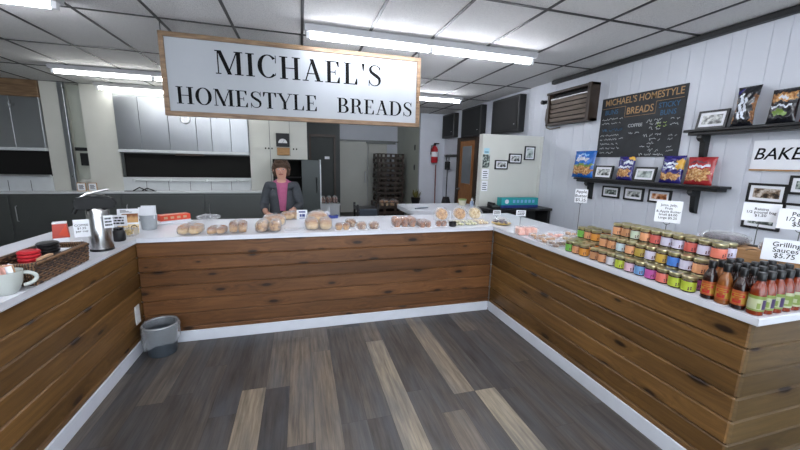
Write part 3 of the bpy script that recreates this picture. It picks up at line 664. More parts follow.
bag('snack_bag', 'red bag on the upper shelf, just showing at the photo edge', 'bag', 1.60, UZ+.001, .17, .25, .07, 'bag_red', [(.1, .9, .2, .5, 'nuts'), (.1, .8, .6, .7, 'print_white')], group=g)
# ================================================================== BACK OF THE ROOM
# cream partition with three framed photos and pinned notes
o = thing('partition', 'cream partition panel with three framed photos, left of the white wall', 'partition', (3.0, 4.55, 0))
MB().box((-.47, 0, 0), (.545, .11, 1.98), bev=.004).build('panel', 'panel_cream', o)
MB().box((.505, -.012, .97), (.545, 0, 1.98), bev=.003).build('edge_strip', 'panel_cream', o)
def pframe(label, x, z, w, h, ph):
    f = frame(label, 0, 0, w, h, ph, group='framed photos on the cream partition', fw=.018, mat_w=.015, loc=(x, 4.5492, z)); f.rotation_euler = (0, 0, 0)
pframe('lowest and leftmost of three framed photos on the cream partition', 2.85, 1.48, .215, .135, 'photo_a')
pframe('middle one of three framed photos climbing the cream partition', 3.078, 1.57, .215, .145, 'photo_a')
pframe('tallest and highest of three framed photos on the cream partition', 3.32, 1.625, .18, .205, 'photo_e')
def note(name, label, cat, z, h, w, mat, prints=True, y=4.5495, x=2.60):
    t = thing(name, label, cat, (x, y, z), group='papers on the left edge of the partition')
    MB().box((-w/2, -.002, 0), (w/2, 0, h)).build('sheet', mat, t)
    if prints:
        m = MB()
        for q in range(int(h/.03)-1): m.box((-w*.36, -.0026, .02+.03*q), (w*(.36-.1*(q % 2)), -.002, .03+.03*q))
        m.build('print', 'ink' if mat != 'photo_d' else 'print_white', t)
note('calendar', 'small dark picture calendar pinned high on the partition edge', 'calendar', 1.50, .19, .115, 'photo_d', False)
simple('note_blue', '#9fc9d8', .6)
note('note', 'pale blue note pinned above the dark picture calendar', 'paper', 1.70, .08, .085, 'note_blue')
note('note', 'white printed note pinned just below the dark picture calendar', 'paper', 1.33, .15, .11, 'paper')
note('note', 'lowest white printed note on the left partition edge', 'paper', 1.16, .15, .10, 'paper')
# black desk in front of the partition
o = thing('black_desk', 'black topped desk standing in front of the cream partition', 'desk', (3.0, 4.36, 0))
MB().box((-.5, -.17, .90), (.54, .183, .935), bev=.006).build('desk_top', 'black', o)
MB().box((-.47, -.15, 0), (-.43, .17, .90)).box((.48, -.15, 0), (.52, .17, .90)).box((-.43, .13, .2), (.48, .17, .90)).build('desk_frame', 'black_matte', o)
simple('teal', '#1f9a9c', .4); simple('navy', '#24357c', .4)
o = thing('tissue_box', 'teal and blue cardboard box standing on the black desk', 'box', (3.07, 4.38, .9355))
MB().box((-.31, -.06, 0), (.31, .06, .145), bev=.004).build('carton', 'teal', o)
MB().box((-.31, -.0606, .0), (.31, .0, .04)).build('base_band', 'navy', o)
m = MB()
for k in range(6): m.box((-.12+.065*k, -.061, .07), (-.08+.065*k, -.0602, .115))
m.build('print', 'print_sky', o); MB().lathe([(.032, 0), (.032, .002)], (0, 0, 0), 16).build('round_print', 'print_white', o, (-.22, -.0602, .09)).rotation_euler = (PI/2, 0, 0)
o = thing('desk_phone', 'black telephone on the left end of the black desk', 'telephone', (2.64, 4.32, .9355))
MB().prism([(-.08, 0), (.08, 0), (.08, .06), (-.08, .025)], -.06, .06, plane='yz').build('base', 'black', o)
m = MB().box((-.055, -.08, .055), (-.02, .09, .085), bev=.01); m.build('handset', 'black', o)
# white folding table
o = thing('folding_table', 'white topped folding table with rounded corners behind the middle counter', 'table', (2.2, 5.16, 0))
pl = []
for cx, cy, a0 in ((.54, .34, 0), (-.54, .34, 90), (-.54, -.34, 180), (.54, -.34, 270)):
    for k in range(7): a = math.radians(a0+15*k); pl.append((cx+.12*math.cos(a), cy+.12*math.sin(a)))
m = MB().prism(pl, .79, .85, plane='xy'); m.build('tabletop', 'top_white', o)
MB().prism([(x*.93, y*.93) for x, y in pl], .76, .79, plane='xy').build('apron', 'white', o)
for sx in (-1, 1):
    for sy in (-1, 1): MB().tube([(sx*.52, sy*.34, .765), (sx*.55, sy*.38, 0)], .015).build('leg', 'steel_dark', o)
simple('grey_plastic', '#7d858e', .4); simple('pale_blue', '#9fb7d6', .3); simple('cream_tub', '#d9d5bf', .4); simple('green_lid', '#8fa05a', .4)
TZ = .8505
o = thing('serving_spoon', 'grey serving tongs lying on the white folding table', 'tongs', (1.78, 4.98, TZ), .5)
MB().tube([(-.14, 0, .012), (.02, .03, .014), (.14, .01, .010)], .010).tube([(-.14, 0, .012), (.02, -.03, .014), (.14, -.01, .010)], .010).build('tongs_arm', 'grey_plastic', o)
o = thing('tub', 'round cream tub with a green lid on the folding table', 'tub', (2.64, 5.32, TZ))
MB().lathe([(.055, 0), (.068, .09), (.066, .092)], n=20).build('tub_body', 'cream_tub', o); MB().lathe([(.071, .088), (.071, .104), (.06, .108)], n=20).build('lid', 'green_lid', o)
for q, (x, y, mt, l, hh) in enumerate(((2.66, 5.02, 'pale_blue', 'pale blue squeeze bottle on the folding table', .13), (2.665, 4.87, 'black', 'dark spray bottle on the folding table beside upright papers', .17))):
    o = thing('squeeze_bottle', l, 'bottle', (x, y, TZ)); MB().lathe([(.028, 0), (.03, .01), (.03, hh*.7), (.012, hh*.85), (.012, hh*.9)], n=14).build('body', mt, o)
    MB().lathe([(.014, hh*.88), (.014, hh), (.005, hh*1.18)], n=12).build('cap', 'white' if q == 0 else 'black', o)
o = thing('paper_rack', 'white papers standing upright in a rack at the table end', 'papers', (2.56, 4.78, TZ), -.5)
MB().box((-.05, -.05, 0), (.05, .05, .012)).box((-.05, -.05, 0), (-.046, .05, .08)).build('rack', 'black', o)
for k in range(3): MB().box((-.035+.03*k, -.05, .0125), (-.032+.03*k, .05, .19-.02*k), rot=Matrix.Rotation(.12, 3, 'Y')).build('sheet', 'paper', o)

# end wall: extinguisher, broom, dustpan, coat hooks
simple('red', '#b3202a', .3); simple('red_brown', '#7d4038', .5)
o = thing('fire_extinguisher', 'red fire extinguisher hung on the white end wall', 'fire extinguisher', (3.25, YB-.0005, 1.55))
MB().lathe([(.075, 0), (.085, .02), (.085, .33), (.05, .40), (.025, .42)], (0, -.10, 0), 18).build('cylinder', 'red', o)
MB().lathe([(.0855, .15), (.0855, .27)], (0, -.10, 0), 18, cap=False).build('label', 'paper', o)
MB().box((-.02, -.13, .42), (.02, -.07, .46)).box((-.02, -.11, .46), (.12, -.085, .49), bev=.006).build('valve_handle', 'black', o)
MB().tube([(-.02, -.1, .44), (-.09, -.1, .42), (-.10, -.1, .2)], .012).build('hose', 'black', o); MB().box((-.03, -.02, .05), (.03, 0, .36)).build('bracket', 'steel_dark', o)
o = thing('broom', 'broom with a long red handle leaning below the fire extinguisher', 'broom', (3.32, YB-.08, 0), rot=(-.03, 0, 0))
MB().tube([(0, 0, .14), (0, 0, 1.5)], .014).build('handle', 'red_brown', o); MB().prism([(-.05, .16), (.05, .16), (.14, .002), (-.14, .002)], -.03, .03).build('bristles', 'brown_dark', o)
o = thing('lobby_dustpan', 'black long-handled dustpan hung on the wall near the far corner', 'dustpan', (XW-.0605, 7.95, .46), RW)
MB().tube([(0, 0, .10), (0, 0, 1.16)], .012).build('handle', 'black', o)
MB().prism([(-.13, .0), (.13, .0), (.14, .12), (.05, .26), (-.05, .26), (-.14, .12)], -.06, .06).build('pan', 'black', o)
o = onwall('coat_rail', 'coat rail with hooks on the right wall before the wooden door', 'hooks', 7.85, 1.70)
MB().box((-.36, -.02, 0), (.36, 0, .06), bev=.004).build('rail', 'steel_dark', o)
for x in (-.28, -.1, .08, .28): MB().tube([(x, -.02, .03), (x, -.07, .02), (x, -.08, .06)], .007).build('hook', 'steel_dark', o)
o = thing('oven_glove', 'black brush-like pair hung from the coat rail', 'gloves', (XW-.11, 7.82, 1.39), RW)
for x in (-.10, .06): MB().box((x-.05, -.025, .0), (x+.05, .02, .20), bev=.02).tube([(x, 0, .19), (x, 0, .30)], .012).build('glove', 'black_matte', o)

# light switches on the alcove side wall
for k, (z, l) in enumerate(((1.93, 'upper dark switch on the greenish alcove wall'), (1.42, 'lower dark switch on the greenish alcove wall'))):
    o = thing('light_switch', l, 'switch', (2.8945, 8.75, z), RW, 'alcove wall switches')
    MB().box((-.05, -.01, -.07), (.05, 0, .07), bev=.004).build('plate', 'steel_dark', o); MB().box((-.012, -.02, -.02), (.012, -.01, .025), bev=.002).build('toggle', 'black', o)

# bread tray stack
def tray(mt='brown_dark'):
    o = thing('bread_tray', 'x', 'tray', (0, 0, 0)); w, d, h = .76, .56, .135
    m = MB().box((-w/2+.01, -d/2+.01, .0), (w/2-.01, d/2-.01, .012))
    for x in (-1, 1):
        for y in (-1, 1): m.box((x*(w/2-.03)-.03, y*(d/2-.03)-.03, 0), (x*(w/2-.03)+.03, y*(d/2-.03)+.03, h))
    for y in (-1, 1):
        m.box((-w/2, y*(d/2-.01)-.01, 0), (w/2, y*(d/2-.01)+.01, .045)); m.box((-w/2, y*(d/2-.01)-.01, .118), (w/2, y*(d/2-.01)+.01, h))
        for x in (-.14, .14): m.box((x-.03, y*(d/2-.01)-.009, .04), (x+.03, y*(d/2-.01)+.009, .12))
    for x in (-1, 1):
        m.box((x*(w/2-.01)-.01, -d/2, 0), (x*(w/2-.01)+.01, d/2, .045)); m.box((x*(w/2-.01)-.01, -d/2, .118), (x*(w/2-.01)+.01, d/2, h))
    m.build('tray_body', mt, o); return o
t0 = tray()
TX, TY = 2.38, 9.55
ordn = ['second', 'third', 'fourth', 'fifth', 'sixth', 'seventh', 'eighth', 'ninth', 'tenth', 'eleventh', 'twelfth']
for k in range(13):
    o = t0 if k == 0 else dup(t0, (0, 0, 0)); o.location = (TX+(.015 if k % 3 == 1 else -.01 if k % 3 == 2 else 0), TY, .0005+.1362*k)
    o['label'] = 'bottom brown tray of the tall tray stack in the alcove' if k == 0 else 'topmost tray of the tall brown tray stack in the alcove' if k == 12 else 'brown tray, %s from the bottom of the tall tray stack' % ordn[k-1]
    o['group'] = 'tall stack of brown bread trays'
# lower stack of trays with packed bread, black cart
for k in range(4):
    o = dup(t0, (2.14, 8.60, .0005+.1362*k), None, ('bottom tray of the low tray stack in front of the tall one', 'second tray up in the low stack before the tall tray stack', 'third tray up in the low stack before the tall tray stack', 'top tray of the low stack, holding wrapped rolls')[k], 'low stack of brown bread trays')
def loafpack(name, label, cat, loc, w, d, h, crust, n=2, rz=0, group=None, film='film', seed=0, gap=.0):
    """n rounded loaves side by side in one clear bag gathered at an end"""
    o = thing(name, label, cat, loc, rz, group)
    for k in range(n):
        x = -w/2+(k+.5)*w/n
        m = MB().blob((0, 0, h*.5), (w/n*.49, d*.48, h*.5), 14, 10, None, .09, seed+k, .92, .62)
        for v in m.bm.verts: v.co.z += .012*math.sin(v.co.y*70+k)*max(0, v.co.z/h-.4)
        m.build('loaf', crust, o, (x, 0, .002), angle=70)
    if film:
        m = MB().blob((0, 0, h*.53), (w*.54, d*.56, h*.56), 18, 10, None, .035, seed+9, .93, .6)
        m.bm.verts.ensure_lookup_table()
        for v in m.bm.verts: v.co.z = max(v.co.z, .0008)
        m.prism([(-.012, h*.9), (.014, h*.9), (.035, h*1.22), (-.03, h*1.18)], -.006+d*.15, .006+d*.15)
        m.build('bag', film, o, angle=60)
    return o
for k, (x, y, c, l) in enumerate(((2.02, 8.52, 'crust_pale', 'pale wrapped rolls at left in the top tray of the low stack'), (2.28, 8.52, 'crust', 'browner wrapped rolls at right in the top tray of the low stack'))):
    loafpack('bread_pack', l, 'bread', (x, y, .0005+.1362*3+.0125), .22, .30, .16, c, 2, 0, 'wrapped rolls in the low tray stack', 'film', k)
o = thing('utility_cart', 'low black cart with a blue-grey panel behind the middle counter', 'cart', (1.10, 6.0, 0)); simple('slate_blue', '#3c4652', .35)
MB().box((-.19, -.20, .10), (.19, .20, .14), bev=.01).box((-.19, -.20, .70), (.19, .20, .75), bev=.01).build('shelf', 'black', o)
for sx in (-1, 1):
    for sy in (-1, 1): MB().box((sx*.18-.018, sy*.18-.018, .04), (sx*.18+.018, sy*.18+.018, .82), bev=.004).build('post', 'black', o); MB().lathe([(.02, .0), (.04, .01), (.04, .035), (.02, .045)], (sx*.18, sy*.18, 0), 10).build('caster', 'black_matte', o)
MB().box((-.155, -.21, .30), (.155, -.195, .74), bev=.006).build('front_panel', 'slate_blue', o)
# dark cabinet with open black bay behind the woman
o = thing('proofing_cabinet', 'tall dark cabinet with a black open bay and grey door behind the woman', 'cabinet', (-.07, 6.9, 0)); w = .43
MB().box((-w, .0, 0), (-w+.03, .5, 1.555)).box((.08, 0, 0), (.12, .5, 1.555)).box((w-.03, 0, 0), (w, .5, 1.555)).box((-w, .47, 0), (w, .5, 1.555)).box((-w, 0, 1.52), (w, .47, 1.555)).box((-w, 0, 0), (w, .47, .08)).build('carcass', 'mouth', o)
d = MB().box((.085, -.045, .06), (.425, -.002, 1.55), bev=.006).build('door', 'cabinet_door', o)
MB().tube([(.36, -.045, 1.22), (.36, -.08, 1.2), (.36, -.08, .95), (.36, -.045, .93)], .011).build('handle', 'black', d)
MB().box((.425, -.045, 0), (.445, .45, 1.56)).build('edge_trim', 'white_tile', o)
for z in (.45, .85, 1.2): MB().box((-w+.03, .05, z), (.08, .46, z+.012)).build('rack_shelf', 'black_matte', o)
# white low cabinet with bread packs by the passage door
o = thing('low_cabinet', 'low white cabinet under the bread packs beside the dark passage door', 'cabinet', (.60, 7.95, 0))
MB().box((-.20, -.02, .04), (.24, .30, .55), bev=.004).box((-.18, 0, 0), (.22, .30, .04)).build('body', 'white_tile', o); MB().box((-.21, -.035, .55), (.25, .31, .575), bev=.004).build('top', 'white_tile', o)
MB().box((-.19, -.035, .07), (.015, -.021, .53), bev=.003).build('door', 'white_tile', o); MB().box((.025, -.035, .07), (.23, -.021, .53), bev=.003).build('door', 'white_tile', o)
dots('rye', [(.3, '#4a2318'), (.5, '#7c4530'), (.72, '#c49a82')], 26)
for k, l in enumerate(('leftmost', 'middle', 'rightmost')): loafpack('bread_pack', l+' reddish bread pack on the low white cabinet by the dark door', 'bread', (.47+.135*k, 8.06, .5755), .113, .22, .15, 'rye', 2, 0, 'bread packs on the low cabinet', 'film', 20+k)
# dried plant on a stool at the alcove corner
o = thing('plant_stool', 'dark square stool under the dried plant at the alcove corner', 'stool', (2.74, 8.42-.3, 0))
MB().box((-.15, -.15, .49), (.15, .15, .52), bev=.005).build('seat', 'black', o)
for sx in (-1, 1):
    for sy in (-1, 1): MB().box((sx*.12-.015, sy*.12-.015, 0), (sx*.12+.015, sy*.12+.015, .49)).build('leg', 'black', o)
simple('olive_leaf', '#6e6a35', .6, 0, .4, 30)
o = thing('potted_plant', 'dark pot with yellowish dried leaves at the alcove corner', 'plant', (2.74, 8.12, .5205))
MB().lathe([(.09, 0), (.12, .16), (.125, .17), (.11, .165)], n=16).build('pot', 'black', o)
m = MB(); rd = random.Random(5)
for k in range(46):
    a = rd.uniform(0, 2*PI); r = rd.uniform(.02, .16); h = rd.uniform(.2, .42); b = Vector((.4*r*math.cos(a), .4*r*math.sin(a), .16)); t = Vector((r*math.cos(a), r*math.sin(a), h))
    s_ = Vector((-math.sin(a), math.cos(a), 0))*.022; mid = (b+t)/2
    m._add([b, mid+s_, t, mid-s_, mid+Vector((0, 0, .008))], [(0, 1, 4), (1, 2, 4), (2, 3, 4), (3, 0, 4)])
m.build('foliage', 'olive_leaf', o)

# ================================================================== THE WOMAN BEHIND THE COUNTER
simple('skin', '#c79580', .5, 0, .05, 20); simple('hair', '#46301f', .55, 0, .35, 40); simple('cardigan', '#42464b', .85, 0, .15, 60); simple('pink_top', '#ad587d', .75, 0, .08, 40); simple('trousers', '#15161a', .8); simple('lips', '#a0504e', .5)
def skin(name, verts, edges, radii, mats, parent, sub=2, root=0):
    me = bpy.data.meshes.new(name); me.from_pydata(verts, edges, []); o = bpy.data.objects.new(name, me); COL.objects.link(o)
    sk = o.modifiers.new('skin', 'SKIN'); sk.use_smooth_shade = True; sk.branch_smoothing = .3
    for i, r in enumerate(radii):
        sv = me.skin_vertices[0].data[i]; sv.radius = r if isinstance(r, tuple) else (r, r); sv.use_root = (i == root)
    sb = o.modifiers.new('sub', 'SUBSURF'); sb.levels = sub; sb.render_levels = sub
    bpy.context.view_layer.update(); dg = bpy.context.evaluated_depsgraph_get()
    nm = bpy.data.meshes.new_from_object(o.evaluated_get(dg)); bpy.data.objects.remove(o); bpy.data.meshes.remove(me)
    nm.name = name; nm.materials.clear()
    for m in mats: nm.materials.append(M[m])
    for p in nm.polygons: p.use_smooth = True
    r = bpy.data.objects.new(name, nm); COL.objects.link(r); r.parent = parent; return r
PX, PY = -.225, 4.40
o = thing('person', 'short brown-haired person in grey cardigan and pink top standing behind the counter', 'person', (PX, PY, 0))
V = [(0, .02, .84), (0, .02, .96), (0, .01, 1.08), (0, -.005, 1.20), (0, .01, 1.285), (0, -.015, 1.325), (0, -.025, 1.352), (0, -.03, 1.418), (0, -.03, 1.478),
     (.085, .02, .80), (.095, .0, .44), (.095, .02, .07), (.10, -.11, .035),
     (-.085, .02, .80), (-.095, .0, .44), (-.095, .02, .07), (-.10, -.11, .035),
     (.145, .02, 1.240), (.200, .0, 1.00), (.12, -.20, .965), (.085, -.265, .955),
     (-.145, .02, 1.240), (-.210, .02, 1.00), (-.185, -.16, .95), (-.15, -.25, .94)]
E_ = [(0, 1), (1, 2), (2, 3), (3, 4), (4, 5), (5, 6), (6, 7), (7, 8), (0, 9), (9, 10), (10, 11), (11, 12), (0, 13), (13, 14), (14, 15), (15, 16), (4, 17), (17, 18), (18, 19), (19, 20), (4, 21), (21, 22), (22, 23), (23, 24)]
Rr = [(.145, .115), (.135, .105), (.13, .10), (.115, .092), (.062, .055), .044, .056, .078, .066, .085, .06, .042, .035, .085, .06, .042, .035, .040, .038, .032, .024, .040, .038, .032, .024]
b = skin('body', V, E_, Rr, ['pink_top', 'skin', 'trousers', 'black'], o)
for p in b.data.polygons:
    c = p.center
    if c.z > 1.325 or (c.z > 1.285 and abs(c.x) < .05 and c.y < -.02) or (c.y < -.10 and c.z < 1.03 and c.z > .8 and abs(c.x) > .06): p.material_index = 1
    elif c.z < .09: p.material_index = 3
    elif c.z < .93: p.material_index = 2
# face
MB().blob((0, -.112, 1.435), (.012, .016, .022), 8, 6).build('nose', 'skin', o, angle=80)
for s in (-1, 1):
    MB().blob((s*.029, -.103, 1.462), (.011, .007, .007), 8, 6).build('eye', 'white', o, angle=80).data
    MB().blob((s*.029, -.109, 1.462), (.0055, .004, .0055), 8, 6).build('iris', 'ink', o, angle=80)
    MB().tube([(s*.014, -.108, 1.480), (s*.03, -.108, 1.485), (s*.045, -.098, 1.479)], .0035, 6).build('eyebrow', 'hair', o)
    MB().blob((s*.084, -.02, 1.445), (.012, .02, .03), 8, 6).build('ear', 'skin', o, angle=80)
MB().tube([(-.022, -.101, 1.402), (0, -.108, 1.398), (.022, -.101, 1.402)], .006, 6).build('mouth', 'lips', o)
# hair: short wavy cap with fringe
m = MB(); rd = random.Random(8)
m.blob((0, .012, 1.492), (.093, .098, .080), 20, 12, None, .02, 4)
for k in range(90):
    a = rd.uniform(-.20*PI, 1.20*PI); z = rd.uniform(1.395, 1.55); q = max(.15, 1-((z-1.46)/.115)**2)**.5
    m.blob((.088*q*math.cos(a), .012+.092*q*math.sin(a), z), (.021, .021, .026), 8, 6, None, .1, k)
for k in range(26):
    a = rd.uniform(0, 2*PI); r = rd.uniform(0, .07); m.blob((r*math.cos(a), .012+r*math.sin(a), 1.555-r*r*4), (.024, .024, .018), 8, 6, None, .1, k+200)
for k in range(9):
    x = -.064+.016*k; m.blob((x, -.088+6*x*x, 1.518+rd.uniform(-.008, .006)), (.015, .014, .020), 8, 6, None, .1, k+90)
m.build('hair', 'hair', o, angle=80)
for ch in o.children:
    if ch.name.split('.')[0] in ('nose', 'eye', 'iris', 'eyebrow', 'ear', 'mouth', 'hair'): ch.location.z = -.022
# cardigan: open front, sleeves to the wrists
Vc = [(0, .025, .80), (0, .025, .95), (0, .015, 1.08), (0, .0, 1.20), (0, .012, 1.275), (.147, .02, 1.246), (.203, .0, 1.00), (.135, -.175, .967), (-.147, .02, 1.246), (-.213, .02, 1.00), (-.19, -.135, .952)]
Ec = [(0, 1), (1, 2), (2, 3), (3, 4), (4, 5), (5, 6), (6, 7), (4, 8), (8, 9), (9, 10)]
Rc = [(.175, .135), (.16, .125), (.15, .118), (.150, .128), (.120, .112), .068, .053, .045, .068, .053, .045]
cg = skin('cardigan', Vc, Ec, Rc, ['cardigan'], o, 3)
bm = bmesh.new(); bm.from_mesh(cg.data)
geo = lambda: bm.verts[:]+bm.edges[:]+bm.faces[:]
for co, no in (((.045, 0, 1.0), (1, 0, -.10)), ((-.032, 0, 1.0), (-1, 0, -.10)), ((0, 0, .785), (0, 0, 1)), ((0, -.012, 0), (0, 1, 0)), ((0, 0, 1.335), (0, 0, 1))): bmesh.ops.bisect_plane(bm, geom=geo(), plane_co=co, plane_no=no, dist=1e-5)
kill = []
for f in bm.faces:
    c = f.calc_center_median()
    if c.z < .785 or (c.z > 1.335 and abs(c.x) < .1): kill.append(f)
    elif c.y < -.012 and c.y > -.16 and -.032-.10*(c.z-1) < c.x < .045+.10*(c.z-1): kill.append(f)
bmesh.ops.delete(bm, geom=kill, context='FACES'); bm.to_mesh(cg.data); bm.free()
sm = cg.modifiers.new('thick', 'SOLIDIFY'); sm.thickness = .008; sm.offset = 0
# hands: palm and five curled fingers each
def hand(side, wrist, fwd, up):
    wrist = Vector(wrist); f = Vector(fwd).normalized(); u = Vector(up).normalized(); r = f.cross(u).normalized()*side
    vs, es, rs = [wrist, wrist+f*.035, wrist+f*.07], [(0, 1), (1, 2)], [(.017, .022), (.030, .014), (.032, .012)]
    lens = (.058, .068, .064, .05)
    for k, L in enumerate(lens):
        base = wrist+f*.072+r*(.026-.0175*k); i = len(vs)
        vs += [base, base+f*L*.45-u*.004, base+f*L*.8-u*L*.25, base+f*L*.95-u*L*.5]; es += [(2, i), (i, i+1), (i+1, i+2), (i+2, i+3)]; rs += [.0085, .008, .0075, .0065]
    i = len(vs); b0 = wrist+f*.03+r*.024
    vs += [b0+r*.014+f*.012, b0+r*.024+f*.034-u*.008, b0+r*.02+f*.055-u*.014]; es += [(1, i), (i, i+1), (i+1, i+2)]; rs += [.011, .009, .0075]
    return skin('hand', [tuple(v) for v in vs], es, rs, ['skin'], o, 1)
hand(1, (.085, -.265, .957), (-.15, -1, -.12), (0, -.1, 1)); hand(-1, (-.15, -.25, .945), (.2, -1, -.1), (0, -.1, 1))
# ================================================================== ON THE COUNTERS
Z1 = ZT+.0006
# ---- bread row on the middle counter
bl = [
 # x, y, w, d, h, crust, n, label
 (-.905, 3.22, .17, .20, .075, 'crust_pale', 2, 'leftmost bread pack of the middle counter row, pale rolls beside the orange box'),
 (-.70, 3.20, .14, .18, .058, 'crust', 2, 'flat low bread pack, second in the row from the left'),
 (-.54, 3.23, .14, .20, .092, 'crust', 2, 'glossy brown bread pack, third in the row from the left'),
 (-.345, 3.24, .098, .22, .088, 'crumb_raisin', 1, 'left one of two speckled raisin loaves in front of the person'),
 (-.235, 3.24, .098, .22, .088, 'crumb_raisin', 1, 'right one of two speckled raisin loaves in front of the person'),
 (.083, 3.27, .115, .22, .095, 'crust_pale', 1, 'left one of two large pale loaves right of the price card'),
 (.213, 3.26, .115, .22, .095, 'crust_pale', 1, 'right one of two large pale loaves right of the price card'),
]
for k, (x, y, w, d, h, c, n, l) in enumerate(bl): loafpack('bread_loaf', l, 'bread', (x, y, Z1), w, d, h, c, n, .06*(k % 3-1), 'bread packs on the middle counter', 'film', k)
loafpack('bread_loaf', 'round pale loaf lying behind the raisin loaves before the person', 'bread', (-.26, 3.48, Z1), .20, .17, .10, 'crust_pale', 1, .2, 'bread packs on the middle counter', 'film', 31)
loafpack('bread_loaf', 'pale loaf behind the two large pale loaves, its top rising above them', 'bread', (.15, 3.51, Z1), .20, .17, .12, 'crust_pale', 1, .2, 'bread packs on the middle counter', 'film', 33)
loafpack('bread_loaf', 'wrapped bread pack under the hand of the person at the back edge', 'bread', (-.10, 3.85, Z1), .22, .14, .08, 'crust_pale', 2, .35, 'bread packs on the middle counter', 'film', 32)
def muffins(label, x, y, n, r, crust, grp='sweet rolls on the middle counter', rows=1, seed=0, h=.05):
    o = thing('roll_pack', label, 'pastry', (x, y, Z1), 0, grp)
    for k in range(n):
        for j in range(rows):
            m = MB().lathe([(r*.72, 0), (r*.8, h*.4), (r*1.0, h*.62), (r*.93, h*.95), (r*.55, h*1.25), (r*.1, h*1.32)], n=14)
            rd = random.Random(seed+k)
            for v in m.bm.verts: v.co += Vector((rd.uniform(-1, 1), rd.uniform(-1, 1), rd.uniform(-.5, .5) if v.co.z > .01 else 0))*.003
            m.build('roll', crust, o, ((k-(n-1)/2)*r*1.95, (j-(rows-1)/2)*r*1.95, .0015), angle=80)
    w = n*r*2.0; d = rows*r*2.0
    m = MB().box((-w/2-.004, -d/2-.004, 0), (w/2+.004, d/2+.004, .0012)); m.build('tray', 'paper', o)
    m = MB().blob((0, 0, h*.68), (w*.53, d*.56, h*.72), 18, 10, None, .03, seed, .94, .55); m.build('bag', 'film', o, angle=60)
muffins('small golden rolls pack right after the pale loaves', .36, 3.17, 2, .034, 'crust', seed=1)
muffins('single dark dusted roll left of the pair of dark rolls', .455, 3.31, 1, .052, 'muffin', seed=2, h=.058)
muffins('dark dusted roll, left one of the pair in the middle of the row', .54, 3.18, 1, .048, 'muffin', seed=3, h=.052)
muffins('dark dusted roll, right one of the pair before the empty gap', .66, 3.18, 1, .048, 'muffin', seed=4, h=.052)
muffins('large pack of brown cinnamon rolls right of the empty gap', .985, 3.27, 3, .04, 'cinnamon', rows=2, seed=5, h=.072)
muffins('smaller flat pack of cinnamon rolls behind the crinkled little bags', 1.178, 3.22, 2, .030, 'cinnamon', rows=3, seed=6, h=.05)
muffins('little golden roll pack between cinnamon rolls and black cup', 1.36, 3.19, 2, .028, 'cinnamon', seed=7, h=.045)
o = thing('black_jar', 'small black lidded pot at the counter edge before the cookie bags', 'pot', (1.475, 3.165, Z1))
MB().lathe([(.032, 0), (.038, .006), (.038, .038), (.034, .042)], n=16).build('body', 'black', o); MB().lathe([(.040, .040), (.040, .050), (.03, .054)], n=16).build('lid', 'black_gloss', o)
# slanted cookie bags in a row
def wedge_bag(label, x, y, w, h, mt, rz=0, lean=.45):
    o = thing('cookie_bag', label, 'cookies', (x, y, Z1), rz, 'upright cookie bags on the middle counter')
    for k in range(3):
        m = MB().lathe([(.9, 0), (1, .2), (1, .8), (.85, 1)], n=18)
        for v in m.bm.verts: v.co = Vector((v.co.x*w*.40, v.co.y*w*.40, v.co.z*.018))
        c = m.build('cookie', mt, o, (0, -.012+.022*k, w*.43+.004)); c.rotation_euler = (PI/2-.30, 0, 0)
    MB().prism([(-w/2, .001), (w/2, .001), (w/2, h*.62), (w*.18, h), (-w*.18, h), (-w/2, h*.62)], -.048, .055).build('bag', 'film', o)
for k, (x, l, mt) in enumerate(((1.50, 'leftmost of three upright cookie bags behind the flat clear packs', 'cookie'), (1.72, 'middle of three upright cookie bags behind the flat clear packs', 'cookie'), (1.91, 'rightmost of three upright cookie bags behind the flat clear packs', 'cookie_pale'))): wedge_bag(l, x, 3.52, .155, .15, mt)
for k, (x, y, l, mt) in enumerate(((1.56, 3.26, 'leftmost flat clear pack with greenish biscuits', 'herb'), (1.712, 3.27, 'middle flat clear pack of greenish biscuits in front of the cookie bags', 'herb'), (1.868, 3.30, 'flat clear biscuit pack at the inner counter corner', 'cookie_pale'))):
    o = thing('biscuit_pack', l, 'biscuits', (x, y, Z1), .03*k, 'flat clear biscuit packs')
    for j in range(2):
        for i in range(2): MB().lathe([(.030, 0), (.034, .006), (.034, .014), (.026, .020)], n=14).build('biscuit', mt, o, (-.035+.07*i, -.04+.08*j, .002+.012*j))
    MB().box((-.07, -.09, 0), (.07, .09, .042), bev=.012).build('bag', 'film', o, angle=60)
# low clear wrap left lying between raisin and pale loaves
o = tag(MB().box((-.09, -.05, 0), (.09, .05, .012), bev=.005).build('empty_wrap', 'film', None, (-.07, 3.25, Z1), .1), 'flat empty clear wrap lying between raisin and pale loaves', 'wrap')
